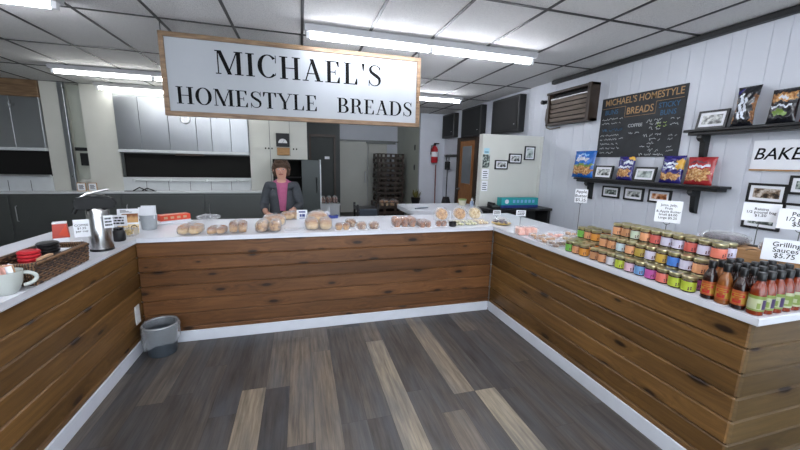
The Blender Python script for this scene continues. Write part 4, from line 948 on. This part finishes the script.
# price cards
def print_bars(par, w, h, z0, n=3):
    """writing too small to read in the photo"""
    m = MB(); rd = random.Random(int(w*1e4))
    for r in range(n):
        x = -w*.36
        while x < w*.34:
            l = rd.uniform(.05, .16)*w; m.box((x, -.0022, z0+h*(.18+.25*r)), (min(x+l, w*.38), -.0012, z0+h*(.32+.25*r))); x += l+.03*w
    m.build('print', 'ink', par)
def price_card(label, loc, rz, w, h, stand_h, lines, size, tilt=0, group='price cards on stands', clip=True, base=True, spacing=1.0):
    o = thing('price_card', label, 'sign', loc, rz, group)
    MB().box((-w/2, -.0015, stand_h), (w/2, .0015, stand_h+h)).build('card', 'paper', o)
    if lines == '#': print_bars(o, w, h, stand_h)
    elif lines: text(lines, size, 'ink', o, (0, -.0018, stand_h+h/2), name='lettering', extr=.0002, spacing=spacing)
    if stand_h > .01:
        m = MB().tube([(0, .006, .004), (0, .006, stand_h-.01)], .0025, 6)
        m.tube([(.018*math.cos(2*PI*k/14), .004, stand_h+.004+.018*math.sin(2*PI*k/14)) for k in range(14)], .0018, 6, closed=True)
        m.lathe([(.028, 0), (.028, .004), (.01, .006)], (0, .006, 0), 16); m.build('stand', 'steel_dark', o)
    return o
o = price_card('small white card with bluish print standing before the person', (.0, 3.80, Z1), 0, .11, .105, .0, None, .03)
m = MB()
for k, (a_, b_, z, hh) in enumerate(((-.035, .035, .075, .016), (-.025, -.005, .03, .03), (.0, .03, .03, .03), (-.03, .03, .012, .008))): m.box((a_, -.0022, z), (b_, -.0015, z+hh))
m.build('print', 'navy', o)
# blue-grey folded cloth / stapler behind the pale loaves
o = thing('tape_dispenser', 'small dark blue tape dispenser at the back counter edge', 'tape', (.30, 3.84, Z1), .2)
MB().prism([(-.08, 0), (.08, 0), (.085, .035), (.05, .028), (.02, .03), (-.03, .05), (-.075, .045)], -.025, .025).build('body', 'navy', o); MB().lathe([(.03, -.012), (.03, .012)], n=16).build('tape_roll', 'paper', o, (-.035, 0, .052)).rotation_euler = (PI/2, 0, 0)

# ---- left counter
simple('ceramic', '#c3c8c2', .2, 0, .02); simple('kraft', '#c9a27e', .7); simple('red_paper', '#b94a3d', .45); simple('orange_red', '#d0492c', .4); simple('sugar_pink', '#d8a597', .6)
o = thing('mug', 'white mug full of sugar sachets at the left photo edge', 'mug', (-1.318, 1.930, Z1), .59)
MB().lathe([(.036, 0), (.042, .004), (.060, .05), (.066, .105), (.062, .105), (.056, .05), (.036, .01)], n=28, cap=True).build('cup', 'ceramic', o)
MB().tube([(.058+.046*math.sin(PI*k/14), 0, .088-.03*(1-math.cos(PI*k/14))) for k in range(15)], .0085, 10).build('handle', 'ceramic', o)
o['label'] = 'white mug full of sugar sachets at the left photo edge'
g_ = 'sugar sachets in the mug'
for k in range(11):
    rd = random.Random(k); a_ = rd.uniform(0, 2*PI); r_ = rd.uniform(.005, .035)
    p = tag(MB().box((-.013, -.002, 0), (.013, .002, .078), bev=.0012, rot=Euler((rd.uniform(-.15, .15), rd.uniform(-.15, .15), 0)).to_matrix()).build('sugar_sachet', ('sugar_pink', 'kraft', 'paper')[k % 3], None, (-1.318+r_*math.cos(a_), 1.930+r_*math.sin(a_), Z1+.052), rd.uniform(-.6, .6)), ('pinkish', 'tan', 'white')[k % 3]+' paper sachet standing in the white mug', 'sachet', g_)
# spring whisk-like coil (stacked steel rings)
o = thing('napkin_holder', 'grey ribbed steel holder cut off at the left photo edge', 'holder', (-1.315, 1.725, Z1))
m = MB()
for k in range(5): m.tube([(.052*math.cos(2*PI*q/24), .052*math.sin(2*PI*q/24), .008+.011*k) for q in range(24)], .0055, 8, closed=True)
m.build('ring', 'steel', o); MB().lathe([(.045, 0), (.045, .05), (.03, .052)], n=20).build('core', 'steel_dark', o)
# wicker basket
o = thing('wicker_basket', 'dark wicker basket holding lids and napkins beside the mug', 'basket', (-1.372, 2.25, Z1), .02)
bw, bl_, bh = .105, .225, .105
m = MB(); rows = 8
for r in range(rows):
    z = .008+r*.0128; f = 1+.05*r/rows
    pts = []
    for k in range(64):
        t = k/64*4; s_ = int(t); u = t-s_
        c4 = [(-bw, -bl_), (bw, -bl_), (bw, bl_), (-bw, bl_)]; a_, b_ = Vector(c4[s_]), Vector(c4[(s_+1) % 4]); p = a_.lerp(b_, u)*f
        nrm = Vector(((b_-a_).y, -(b_-a_).x)).normalized(); p += nrm*.003*(1 if (k+r) % 2 else -1)
        pts.append((p.x, p.y, z))
    m.tube(pts, .0072, 6, closed=True)
m.build('weave', 'wicker', o)
m = MB()
for k in range(40):
    t = k/40*4; s_ = int(t); u = t-s_; c4 = [(-bw, -bl_), (bw, -bl_), (bw, bl_), (-bw, bl_)]; p = Vector(c4[s_]).lerp(Vector(c4[(s_+1) % 4]), u)
    m.tube([(p.x, p.y, 0), (p.x*1.05, p.y*1.05, bh)], .004, 5)
m.build('stake', 'wicker', o)
m = MB(); m.tube([(x*1.06, y*1.04, bh+.002) for x, y in [(-bw, -bl_+.02), (-bw+.02, -bl_), (bw-.02, -bl_), (bw, -bl_+.02), (bw, bl_-.02), (bw-.02, bl_), (-bw+.02, bl_), (-bw, bl_-.02)]], .010, 8, closed=True); m.build('rim', 'wicker', o)
MB().box((-bw+.006, -bl_+.006, .001), (bw-.006, bl_-.006, .006)).build('base', 'wicker', o)
def inb(x, y): v = Matrix.Rotation(.02, 3, 'Z') @ Vector((x, y, 0)); return (-1.372+v.x, 2.25+v.y, Z1+.007)
o = thing('lid_stack', 'stack of red cup lids in the front part of the basket', 'lids', inb(-.02, -.03))
for k in range(7): MB().lathe([(.042, 0), (.046, .003), (.046, .009), (.040, .016), (.036, .017)], n=24).build('cup_lid', 'red', o, (0, 0, .02*0+.0185*k))
o = thing('sachet_box', 'kraft paper packet with small print at the front inside the basket', 'packet', inb(.07, -.075), .1)
MB().box((-.012, -.055, 0), (.012, .055, .105), bev=.003).build('packet', 'kraft', o); MB().box((.0121, -.03, .06), (.0126, .03, .08)).build('print', 'red_paper', o)
o = thing('lid_stack', 'stack of black cup lids in the middle of the basket', 'lids', inb(.0, .085))
for k in range(8): MB().lathe([(.045, 0), (.049, .003), (.049, .009), (.042, .016), (.038, .017)], n=24).build('cup_lid', 'black', o, (0, 0, .0185*k))
o = thing('napkin_pack', 'white napkins lying in the front of the basket', 'napkins', inb(-.03, -.155), .0)
for k in range(5): MB().box((-.055, -.045, .012*k), (.055, .045, .012*k+.0115), bev=.003).build('napkin', 'paper', o)
o = thing('napkin_pack', 'small white napkins at the airpot end of the basket', 'napkins', inb(.025, .16), .0)
for k in range(7): MB().box((-.045, -.04, .012*k), (.045, .04, .012*k+.0115), bev=.003).build('napkin', 'paper', o)
# red paper cup dispenser behind the basket
o = thing('napkin_box', 'white carton with a red folded top behind the basket', 'box', (-1.565, 2.80, Z1), .45)
MB().prism([(-.044, 0), (.044, 0), (.038, .085), (-.038, .085)], -.035, .035).build('carton', 'paper', o)
MB().prism([(-.042, .085), (.042, .085), (.035, .180), (-.035, .180)], -.034, .034).build('folded_top', 'red_paper', o)
MB().prism([(-.012, .105), (.040, .09), (.030, .172)], -.0362, -.0341).build('fold', 'orange_red', o); MB().box((-.036, -.035, .180), (.036, .035, .189), bev=.003).build('top_rim', 'paper', o)
o = thing('paper_cup', 'white paper cup lying on its side behind the airpot', 'cup', (-1.48, 2.62, Z1), .3)
m = MB().lathe([(.034, 0), (.044, .10), (.047, .104), (.041, .10), (.031, .004)], n=20); c = m.build('cup', 'paper', o, (0, 0, .047)); c.rotation_euler = (0, PI/2, 0)
# airpot
AX, AY = -1.318, 2.745
o = thing('airpot', 'steel coffee airpot with black pump top and hanging price tags', 'airpot', (AX, AY, Z1), .38); R0 = .064
MB().lathe([(R0+.002, 0), (R0+.002, .014), (R0-.004, .016)], n=32).build('base', 'black', o)
MB().lathe([(R0-.001, .014), (R0, .02), (R0-.002, .27), (R0-.012, .288)], n=40).build('body', 'steel_pot', o)
MB().lathe([(R0-.012, .366), (R0-.016, .376), (.02, .380)], n=32).build('pump_button', 'black', o)
m = MB().prism([(-.095, .284), (.085, .284), (.104, .300), (.104, .330), (.082, .362), (-.085, .368), (-.108, .352), (-.112, .304)], -.052, .052)
bmesh.ops.bevel(m.bm, geom=m.bm.edges[:], offset=.010, segments=2, affect='EDGES'); m.build('pump_head', 'black_matte', o)
MB().tube([(-.085, 0, .31), (-.105, 0, .285), (-.118, 0, .258)], [.016, .014, .012], 10).build('spout', 'black', o)
MB().tube([(-.10, -.03, .345), (-.04, -.035, .385), (.07, -.03, .410), (.07, .03, .410), (-.04, .035, .385), (-.10, .03, .345)], .006, 8).build('carry_handle', 'steel', o)
def tagcard(par, x, y, z, w, h, rz, lines, size, extra=None):
    c = MB().box((-w/2, -.001, -h/2), (w/2, .001, h/2)).build('price_tag', 'paper', par, (x, y, z), rz)
    if lines: text(lines, size, 'ink', c, (0, -.0014, 0), name='lettering', extr=.0002)
    else: print_bars(c, w, h, -h/2)
tagcard(o, -.085, -.045, .165, .078, .115, .05, 'COFFEE\n$1.25\nper cup', .0195)
tagcard(o, .052, -.068, .20, .05, .085, .15, None, .0155)
o = thing('milk_jug', 'small black creamer pot just right of the airpot', 'pot', (-1.335, 3.02, Z1)); MB().lathe([(.035, 0), (.04, .01), (.04, .07), (.03, .085)], n=18).build('body', 'black', o); MB().lathe([(.031, .085), (.031, .1), (.01, .106)], n=18).build('lid', 'black_gloss', o)
o = price_card('white lettered card standing right beside the airpot', (-1.39, 3.10, Z1), .05, .165, .085, .10, '#', .026)
# printed menu stand with a bread picture
o = thing('menu_stand', 'printed flyer with a bread picture leaning by the grey cup', 'flyer', (-1.39, 3.30, Z1), .15); o.rotation_euler = (-.2, 0, .15)
MB().box((-.07, -.002, 0), (.075, .002, .205)).build('sheet', 'paper', o)
MB().box((-.04, -.0026, .09), (.07, -.002, .165)).build('bread_picture', 'crust', o); MB().box((-.068, -.0026, .0), (.073, -.002, .075)).build('photo_panel', 'cookie_pale', o)
m = MB()
for k in range(3): m.box((-.05, -.003, .175+.008*k), (.03-.02*k, -.002, .179+.008*k))
m.tube([(.04+.02*math.cos(2*PI*q/16), -.003, .045+.02*math.sin(2*PI*q/16)) for q in range(16)], .0035, 5, closed=True); m.tube([(-.04, -.003, .06), (-.01, -.003, .02), (.005, -.003, .055)], .003, 5); m.build('print', 'ink', o)
o = thing('candy_tub', 'small clear tub of yellow wrapped sweets at the counter edge', 'tub', (-1.345, 3.205, Z1)); simple('sweet_yellow', '#c9a53a', .35, 0, .4, 60)
MB().box((-.048, -.05, 0), (.048, .05, .06), bev=.006).build('tub', 'clear_box', o)
m = MB(); rd = random.Random(2)
for k in range(22): m.blob((rd.uniform(-.036, .036), rd.uniform(-.036, .036), rd.uniform(.012, .05)), (.012, .009, .008), 8, 6)
tag(m.build('sweets', ['sweet_yellow'], o), kind='stuff')
o = thing('cup_holder', 'grey cup holder filled with white paper at the left counter corner', 'holder', (-1.30, 3.47, Z1)); simple('cup_grey', '#9a9fa2', .45)
MB().lathe([(.05, 0), (.056, .004), (.066, .13), (.062, .13), (.052, .01)], n=24).build('cup', 'cup_grey', o)
m = MB().box((-.058, -.035, .10), (.058, -.031, .20)).box((-.05, .0, .10), (.062, .004, .21)).box((-.04, .025, .10), (.04, .029, .19)); m.build('paper_insert', 'paper', o)
o = thing('orange_box', 'orange red printed carton tilted on papers by the left corner', 'box', (-1.21, 3.80, Z1+.030), .62)
MB().box((-.13, -.055, 0), (.13, .055, .055), bev=.003).build('carton', 'orange_red', o)
m = MB()
for k in range(4): m.lathe([(.016, 0), (.016, .0008)], (-.085+.055*k, 0, .055), 14)
for k in range(4): m.box((-.10+.055*k, -.0558, .018), (-.07+.055*k, -.055, .04))
m.build('print', 'kraft', o); MB().box((-.131, -.056, -.012), (.131, .02, 0)).build('white_base', 'paper', o)
o = thing('paper_bag_pile', 'loose pile of white printed paper bags under the orange carton', 'bags', (-1.27, 3.78, Z1), .5)
for k in range(3): MB().box((-.17+.02*k, -.10, .0055*k), (.17+.015*k, .10, .0055*k+.005), rot=Matrix.Rotation(.12*k-.1, 3, 'Z')).build('paper_bag', 'paper', o)
o = tag(pillow(.22, .16, .05).build('wrap_bag', 'film', None, (-.92, 3.82, Z1+.02), .2), 'crumpled clear plastic wrap right of the orange carton', 'wrap'); o.rotation_euler = (PI/2-.25, 0, .2); o.location.z = Z1+.028; o.location.y = 3.88

# ---- trash bin with a clear liner
o = thing('trash_can', 'grey mesh waste bin with a clear liner bag in the left floor corner', 'bin', (-1.110, 2.965, .0005)); o.scale = (.93, .93, .95); simple('bin_grey', '#3f464d', .4)
m = MB(); n = 40
m.lathe([(.103, 0), (.105, .01), (.128, .262), (.124, .262), (.101, .014), (.0, .012)], n=n, cap=False); m.lathe([(.103, 0), (.0, .0)], n=n, cap=False); m.build('bin_body', 'bin_grey', o, angle=50)
MB().tube([(.128*math.cos(2*PI*k/40), .128*math.sin(2*PI*k/40), .262) for k in range(40)], .005, 8, closed=True).build('rim', 'steel', o)
m = MB(); rd = random.Random(12); n = 44; vs = []; fs = []
prof = [(.118, .20), (.122, .262), (.131, .274), (.139, .262), (.141, .22), (.139, .18), (.136, .13)]
for i, (r, z) in enumerate(prof):
    for k in range(n):
        a_ = 2*PI*k/n; j = (rd.uniform(-.003, .003) if i > 2 else 0); dz = (-.05*max(0, math.sin(a_*1.0-2.2))+.02*math.sin(3*a_))*(i/6) if i > 3 else 0
        vs.append(((r+j)*math.cos(a_), (r+j)*math.sin(a_), z+dz))
for i in range(len(prof)-1):
    for k in range(n): k2 = (k+1) % n; fs.append((i*n+k, i*n+k2, (i+1)*n+k2, (i+1)*n+k))
m._add(vs, fs); m.build('liner_bag', 'bin_film', o, angle=80)

# ---- right counter, inner end
o = thing('candy_plate', 'yellow plate of dark wrapped sweets at the inner right corner', 'plate', (2.06, 3.20, Z1)); simple('plate_yellow', '#d8b45a', .35)
MB().lathe([(.06, 0), (.095, .012), (.105, .018), (.10, .020), (.06, .008), (0, .008)], n=28, cap=False).lathe([(0, .0), (.06, 0)], n=28, cap=False).build('plate', 'plate_yellow', o)
simple('choc', '#4a3040', .35, 0, .5, 50)
m = MB(); rd = random.Random(6)
for k in range(26): a_ = rd.uniform(0, 2*PI); r_ = rd.uniform(0, .07); m.blob((r_*math.cos(a_), r_*math.sin(a_), .022+rd.uniform(0, .025)), (.017, .014, .011), 8, 6)
tag(m.build('sweets', 'choc', o), kind='stuff')
MB().lathe([(.09, .015), (.085, .05), (.05, .072), (.0, .078)], n=20, cap=False).build('wrap', 'film', o)
price_card('left one of two small price cards by the yellow plate', (2.10, 3.36, Z1), -.30, .085, .055, .075, '#', .024)
price_card('right one of two small price cards, behind the pink wafer pack', (2.19, 3.05, Z1), -.45, .095, .06, .11, '#', .026)
o = thing('wafer_pack', 'clear pack of pink wafers near the inner right corner', 'wafers', (1.995, 2.68, Z1), -.2)
for k in range(3): MB().box((-.085+.058*k, -.055, .001), (-.031+.058*k, .055, .068), bev=.012).build('wafer', 'pink_wafer', o)
MB().box((-.095, -.066, 0), (.095, .066, .076), bev=.014).build('bag', 'film', o, angle=60)
pk = [(2.0, 2.505, 'cookie', 'flat nut biscuit pack just in front of the pink wafers'), (1.985, 2.38, 'cookie', 'second flat nut biscuit pack in front of the pink wafers'), (1.965, 2.228, 'pecan', 'darker flat biscuit pack next to the first green jar'), (2.17, 2.50, 'pink_wafer', 'pinkish biscuit pack behind the flat nut biscuit packs'), (2.20, 2.345, 'cookie_pale', 'pale biscuit pack behind the flat packs beside the jars'), (2.38, 2.52, 'cookie', 'flat biscuit pack lying at the back counter edge left of jars'), (2.45, 2.33, 'pink_wafer', 'pinkish pack at the back counter edge under the apple butter card')]
for k, (x, y, mt, l) in enumerate(pk):
    o = thing('biscuit_pack', l, 'biscuits', (x, y, Z1), -.05, 'biscuit packs on the right counter')
    for j in range(2):
        for i in range(2): MB().lathe([(.02, 0), (.0238, .006), (.0238, .016), (.018, .022)], n=12).build('biscuit', mt, o, (-.034+.068*i, -.024+.048*j, .002+.013*((i+j) % 2)))
    MB().box((-.078, -.05, 0), (.078, .05, .044 if k < 3 else .05), bev=.014).build('bag', 'film', o, angle=60)
# ================================================================== JARS
simple('brass', '#b8b088', .28, .8, .12, 20); simple('jam_dark', '#3a1d14', .15, 0, .3, 30, coat=.4)
JC = {'green': '#6fb24a', 'tan': '#cf9468', 'orange': '#d8933f', 'brown': '#b9855c', 'grey': '#c9c6cc', 'lime': '#b4c23f', 'palepink': '#d9b3c0', 'blue': '#6f9ccb', 'magenta': '#b8569c', 'salmon': '#e0766a', 'lilac': '#cfcbe0', 'gold': '#c9a545', 'strongblue': '#4a7fd0', 'peach': '#e3a377', 'red': '#d06058', 'paleblue': '#b9cbd2', 'olive': '#b39a45', 'palegreen': '#c5d3bd', 'coral': '#e6806a'}
for k, v in JC.items(): simple('jar_'+k, v, .45, 0, .04, 20)
simple('jar_print', '#5b2f33', .5)
JH, JR = .085, .0325
def jar_mesh():
    o = thing('jam_jar', 'x', 'jar')
    MB().lathe([(JR-.004, 0), (JR, .004), (JR, .060), (JR-.004, .067)], n=20).build('glass_body', 'jam_dark', o)
    MB().lathe([(JR-.001, .066), (JR+.0003, .068), (JR+.0003, .081), (JR-.003, JH-.0005), (.02, JH-.001)], n=20).build('lid', 'brass', o)
    return o
j0 = jar_mesh(); label_me = {}
def jar_label(c):
    if c not in label_me:
        m = MB().lathe([(JR+.0004, .008), (JR+.0004, .058)], n=24, cap=False)
        rd = random.Random(len(c))
        for k in range(4):           # small dark fruit drawing on the aisle-facing side
            a_ = 4.0+(k % 2)*.32+rd.uniform(-.05, .05); z = .013+.009*(k//2)+.004*(k % 2); r = JR+.0009
            p = [(r*math.cos(a_-.10), r*math.sin(a_-.10), z), (r*math.cos(a_+.10), r*math.sin(a_+.10), z+.002), (r*math.cos(a_+.07), r*math.sin(a_+.07), z+.009), (r*math.cos(a_-.08), r*math.sin(a_-.08), z+.008)]
            m._add(p, [(0, 1, 2, 3)], 1)
        o = m.build('label', ['jar_'+c, 'jar_print']); label_me[c] = o.data; bpy.data.objects.remove(o)
    o = bpy.data.objects.new('label', label_me[c]); COL.objects.link(o); return o
first = [True]
CN = {'palepink': 'pale pink', 'strongblue': 'bright blue', 'paleblue': 'pale blue', 'palegreen': 'pale green', 'lilac': 'lilac', 'coral': 'coral'}
def put_jar(x, y, tier, c, label, group):
    if first[0]: o = j0; first[0] = False
    else:
        o = dup(j0, (0, 0, 0))
        for ch in list(o.children):
            if ch.name.startswith('label'): bpy.data.objects.remove(ch)
    o.location = (x, y, Z1+tier*(JH+.0004)); o.rotation_euler = (0, 0, random.Random(int(x*1e4+y*1e3+tier)).uniform(-.25, .25)); o['label'] = label; o['group'] = group
    l = jar_label(c); l.parent = o
    return o
PITCH = .0675; Y0J = 1.235
bot = ['lime', 'lime', 'salmon', 'magenta', 'blue', 'palepink', 'lime', 'grey', 'tan', 'brown']
mid = ['peach', 'lilac', 'strongblue', 'gold', 'lilac', 'olive', 'peach', 'paleblue', 'tan', 'tan']
top = ['coral', 'lilac', 'red', 'lilac', 'lilac', 'red', 'peach', 'palegreen', 'brown', 'peach']
nth = ['nearest the sauce bottles', 'second from the sauce bottles', 'third from the sauce bottles', 'fourth from the sauce bottles', 'fifth from the sauce bottles', 'sixth from the sauce bottles', 'seventh from the sauce bottles', 'eighth from the sauce bottles', 'ninth from the sauce bottles', 'tenth from the sauce bottles']
xA, xB, xC, xD = 1.948, 2.030, 2.112, 2.182
G = 'jam jars stacked in steps on the right counter'
for k in range(10):
    y = Y0J+PITCH*k
    for tier, lst, x, word in ((0, bot, xA, 'bottom'), (1, mid, xB, 'middle'), (2, top, xC, 'top')):
        c = lst[k]; put_jar(x, y+(.012 if tier == 1 else -.01 if tier == 2 else 0), tier, c, '%s-labelled jar, %s step of the jar pile, %s' % (CN.get(c, c), word, nth[k]), G)
    hid = 'jar inside the jar pile, hidden behind the coloured front step'
    put_jar(xB, y+.012, 0, bot[(k+3) % 10], hid, 'jars inside the pile'); put_jar(xC, y-.01, 0, mid[k], hid, 'jars inside the pile'); put_jar(xC, y-.01, 1, top[(k+2) % 10], hid, 'jars inside the pile')
    for t_ in range(3): put_jar(xD, y-.01, t_, top[(k+4) % 10], 'jar at the back of the top step, only its brassy lid showing' if t_ == 2 else hid, 'jars at the back of the pile' if t_ == 2 else 'jars inside the pile')
for k in range(3):
    y = Y0J+PITCH*(10+k)+.03; c = ('orange', 'tan', 'green')[k]; w_ = ('nearest the colourful jars', 'in the middle', 'at the far end')[k]
    put_jar(xA, y, 0, c, '%s-labelled dark fruit butter jar on the counter, %s' % (c, w_), 'fruit butter jars')
    for t_ in range(2): put_jar(xC, y+.07, t_, c, ('%s-labelled dark fruit butter jar on the raised second layer, %s' % (c, w_)) if t_ else 'fruit butter jar under the raised layer, behind the front three', 'fruit butter jars')
    put_jar(xB, y+.035, 0, c, '%s-labelled half hidden fruit butter jar in the second row, %s' % (c, w_), 'fruit butter jars')
    for t_ in range(2): put_jar(xD+.02, y+.07, t_, c, 'fruit butter jar at the back of the raised layer' , 'fruit butter jars at the back')
price_card('small card reading Apple Butter on a tall stand behind the far jars', (2.33, 2.425, Z1), -.85, .098, .115, .325, 'Apple\nButter\n$5.25', .036)
o = price_card('card listing jams and jellies on a stand behind the jar pile', (2.262, 1.625, Z1), -.95, .135, .14, .292, 'Jams, Jelly,\nFruit\n& Apple Butter\nSmall $4.00\nLarge $5.25', .0205)

# ================================================================== SAUCE BOTTLES
simple('sauce_red', '#7a2a0c', .18, 0, .2, 25, coat=.5); simple('sauce_dark', '#26100c', .15, 0, .2, 25, coat=.5); simple('sauce_brown', '#8a5226', .18, 0, .2, 25, coat=.5); simple('cap_black', '#0f0f10', .3)
simple('lab_purple', '#43305a', .4, 0, .1); simple('lab_green', '#7d8f42', .4, 0, .1); simple('lab_yellow', '#b58a34', .4, 0, .1); simple('lab_orange', '#a8512a', .4, 0, .1); simple('lab_pale', '#b4b894', .4)
def bottle_proto(sauce, l1, l2, art, wide=False):
    o = thing('sauce_bottle', 'x', 'bottle')
    MB().lathe([(.024, 0), (.0285, .004), (.0285, .105), (.026, .122), (.016, .146), (.0135, .152), (.0135, .166)], n=20).build('glass_body', sauce, o)
    MB().lathe([(.0155, .158), (.016, .160), (.016, .192), (.014, .195)], n=16).build('cap', 'cap_black', o)
    m = MB().lathe([(.0289, .022), (.0289, .092)], n=24, cap=False); m.lathe([(.02905, .078), (.02905, .092)], n=24, mi=1, cap=False); m.lathe([(.02905, .022), (.02905, .030)], n=24, mi=1, cap=False)
    r = .0295
    def patch(a0, a1, z0, z1, mi, rr):
        n = 6; vs = [(rr*math.cos(a0+(a1-a0)*q/n), rr*math.sin(a0+(a1-a0)*q/n), z) for z in (z0, z1) for q in range(n+1)]
        m._add(vs, [(q, q+1, q+n+2, q+n+1) for q in range(n)], mi)
    if wide: patch(4.3, 5.1, .032, .076, 2, r); patch(3.7, 4.1, .034, .060, 1, r)
    else:
        patch(3.5, 4.6, .032, .050, 2, r); patch(3.3, 5.0, .060, .074, 2, r); patch(3.8, 4.3, .040, .058, 1, r+.0002); patch(3.6, 4.7, .064, .070, 0, r+.0002)
    m.build('label', [l1, l2, art], o, angle=40); return o
protos = {'red_purple': bottle_proto('sauce_red', 'lab_pale', 'lab_green', 'lab_purple', True), 'red_green': bottle_proto('sauce_red', 'lab_green', 'lab_pale', 'lab_green'), 'dark': bottle_proto('sauce_dark', 'lab_yellow', 'lab_orange', 'red'), 'brown': bottle_proto('sauce_brown', 'lab_yellow', 'lab_orange', 'red')}
used = set()
def put_bottle(x, y, kind, label, rz, group='grilling sauce bottles at the counter end'):
    o = protos[kind] if kind not in used else dup(protos[kind], (0, 0, 0)); used.add(kind)
    o.location = (x, y, Z1); o.rotation_euler = (0, 0, rz); o['label'] = label; o['group'] = group
bx0, by0, p_ = 1.945, .952, .0635
front = [('red_purple', 'red sauce bottle with a purple and green label on the very counter corner'), ('red_purple', 'red sauce bottle, second along the counter end from the corner'), ('red_purple', 'red sauce bottle, third along the counter end from the corner'), ('red_green', 'red sauce bottle with green label, fourth along the counter end'), ('red_green', 'red sauce bottle with green label, fifth along the counter end'), ('red_green', 'red sauce bottle cut off by the right photo edge')]
for k, (kd, l) in enumerate(front): put_bottle(bx0+.0625*k, by0, kd, l, .0-.05*k)
side = [('dark', 'dark sauce bottle with yellow label beside the corner red bottle'), ('brown', 'brown sauce bottle with yellow label between two dark bottles'), ('dark', 'dark sauce bottle at the jar end of the bottle block')]
for j, (kd, l) in enumerate(side): put_bottle(bx0, by0+p_*(j+1), kd, l, -.7)
for i in range(1, 6):
    for j in range(1, 4):
        if j == 3 and i > 3: continue
        put_bottle(bx0+.0625*i, by0+p_*j, ('dark', 'brown', 'dark')[(i+j) % 3], 'sauce bottle inside the block, only its black cap and neck showing', -.6, 'sauce bottles inside the block')
price_card('card reading Grilling Sauces above the red sauce bottles', (2.330, 1.075, Z1), -.95, .165, .112, .185, 'Grilling\nSauces\n$5.75', .034, spacing=.85)
# cardboard box with bags of dried fruit behind
o = thing('cardboard_box', 'brown cardboard box behind jars and bottles on the right counter', 'box', (2.505, 1.30, Z1))
MB().box((-.105, -.33, 0), (.115, .24, .195), bev=.003).build('carton', 'cardboard', o)
MB().box((-.116, -.04, .193), (.116, -.035, .1965)).build('flap_gap', 'brown_dark', o); MB().box((-.03, -.33, .1952), (.03, .24, .1962)).build('tape', 'kraft', o)
for k, (y, mt, l) in enumerate(((1.42, 'raisin', 'dark bag of raisins lying on the cardboard box'), (1.13, 'pecan', 'bag of pecans lying on the cardboard box behind the bottles'))):
    o = thing('nut_bag', l, 'bag', (2.475, y, Z1+.1975), .1, 'dried fruit bags on the cardboard box')
    m = MB().blob((0, 0, .028), (.085, .10, .03), 16, 8, None, .06, k, .9, .7); tag(m.build('contents', mt, o, angle=80), kind='stuff')
    MB().blob((0, 0, .031), (.095, .112, .036), 16, 8, None, .03, k+5, .86, .7).build('bag', 'film', o, angle=60)
price_card('card reading Raisins half pound bag, standing on the cardboard box', (2.55, 1.315, Z1+.1970), -.95, .155, .105, .148, 'Raisins\n1/2 pound bag\n$1.50', .0215, spacing=.85)
price_card('card reading Pecans half pound, at the right photo edge', (2.59, 1.155, Z1+.197), -1.0, .185, .112, .125, 'Pecans\n1/2 pound\n$5.25', .032, spacing=.85)
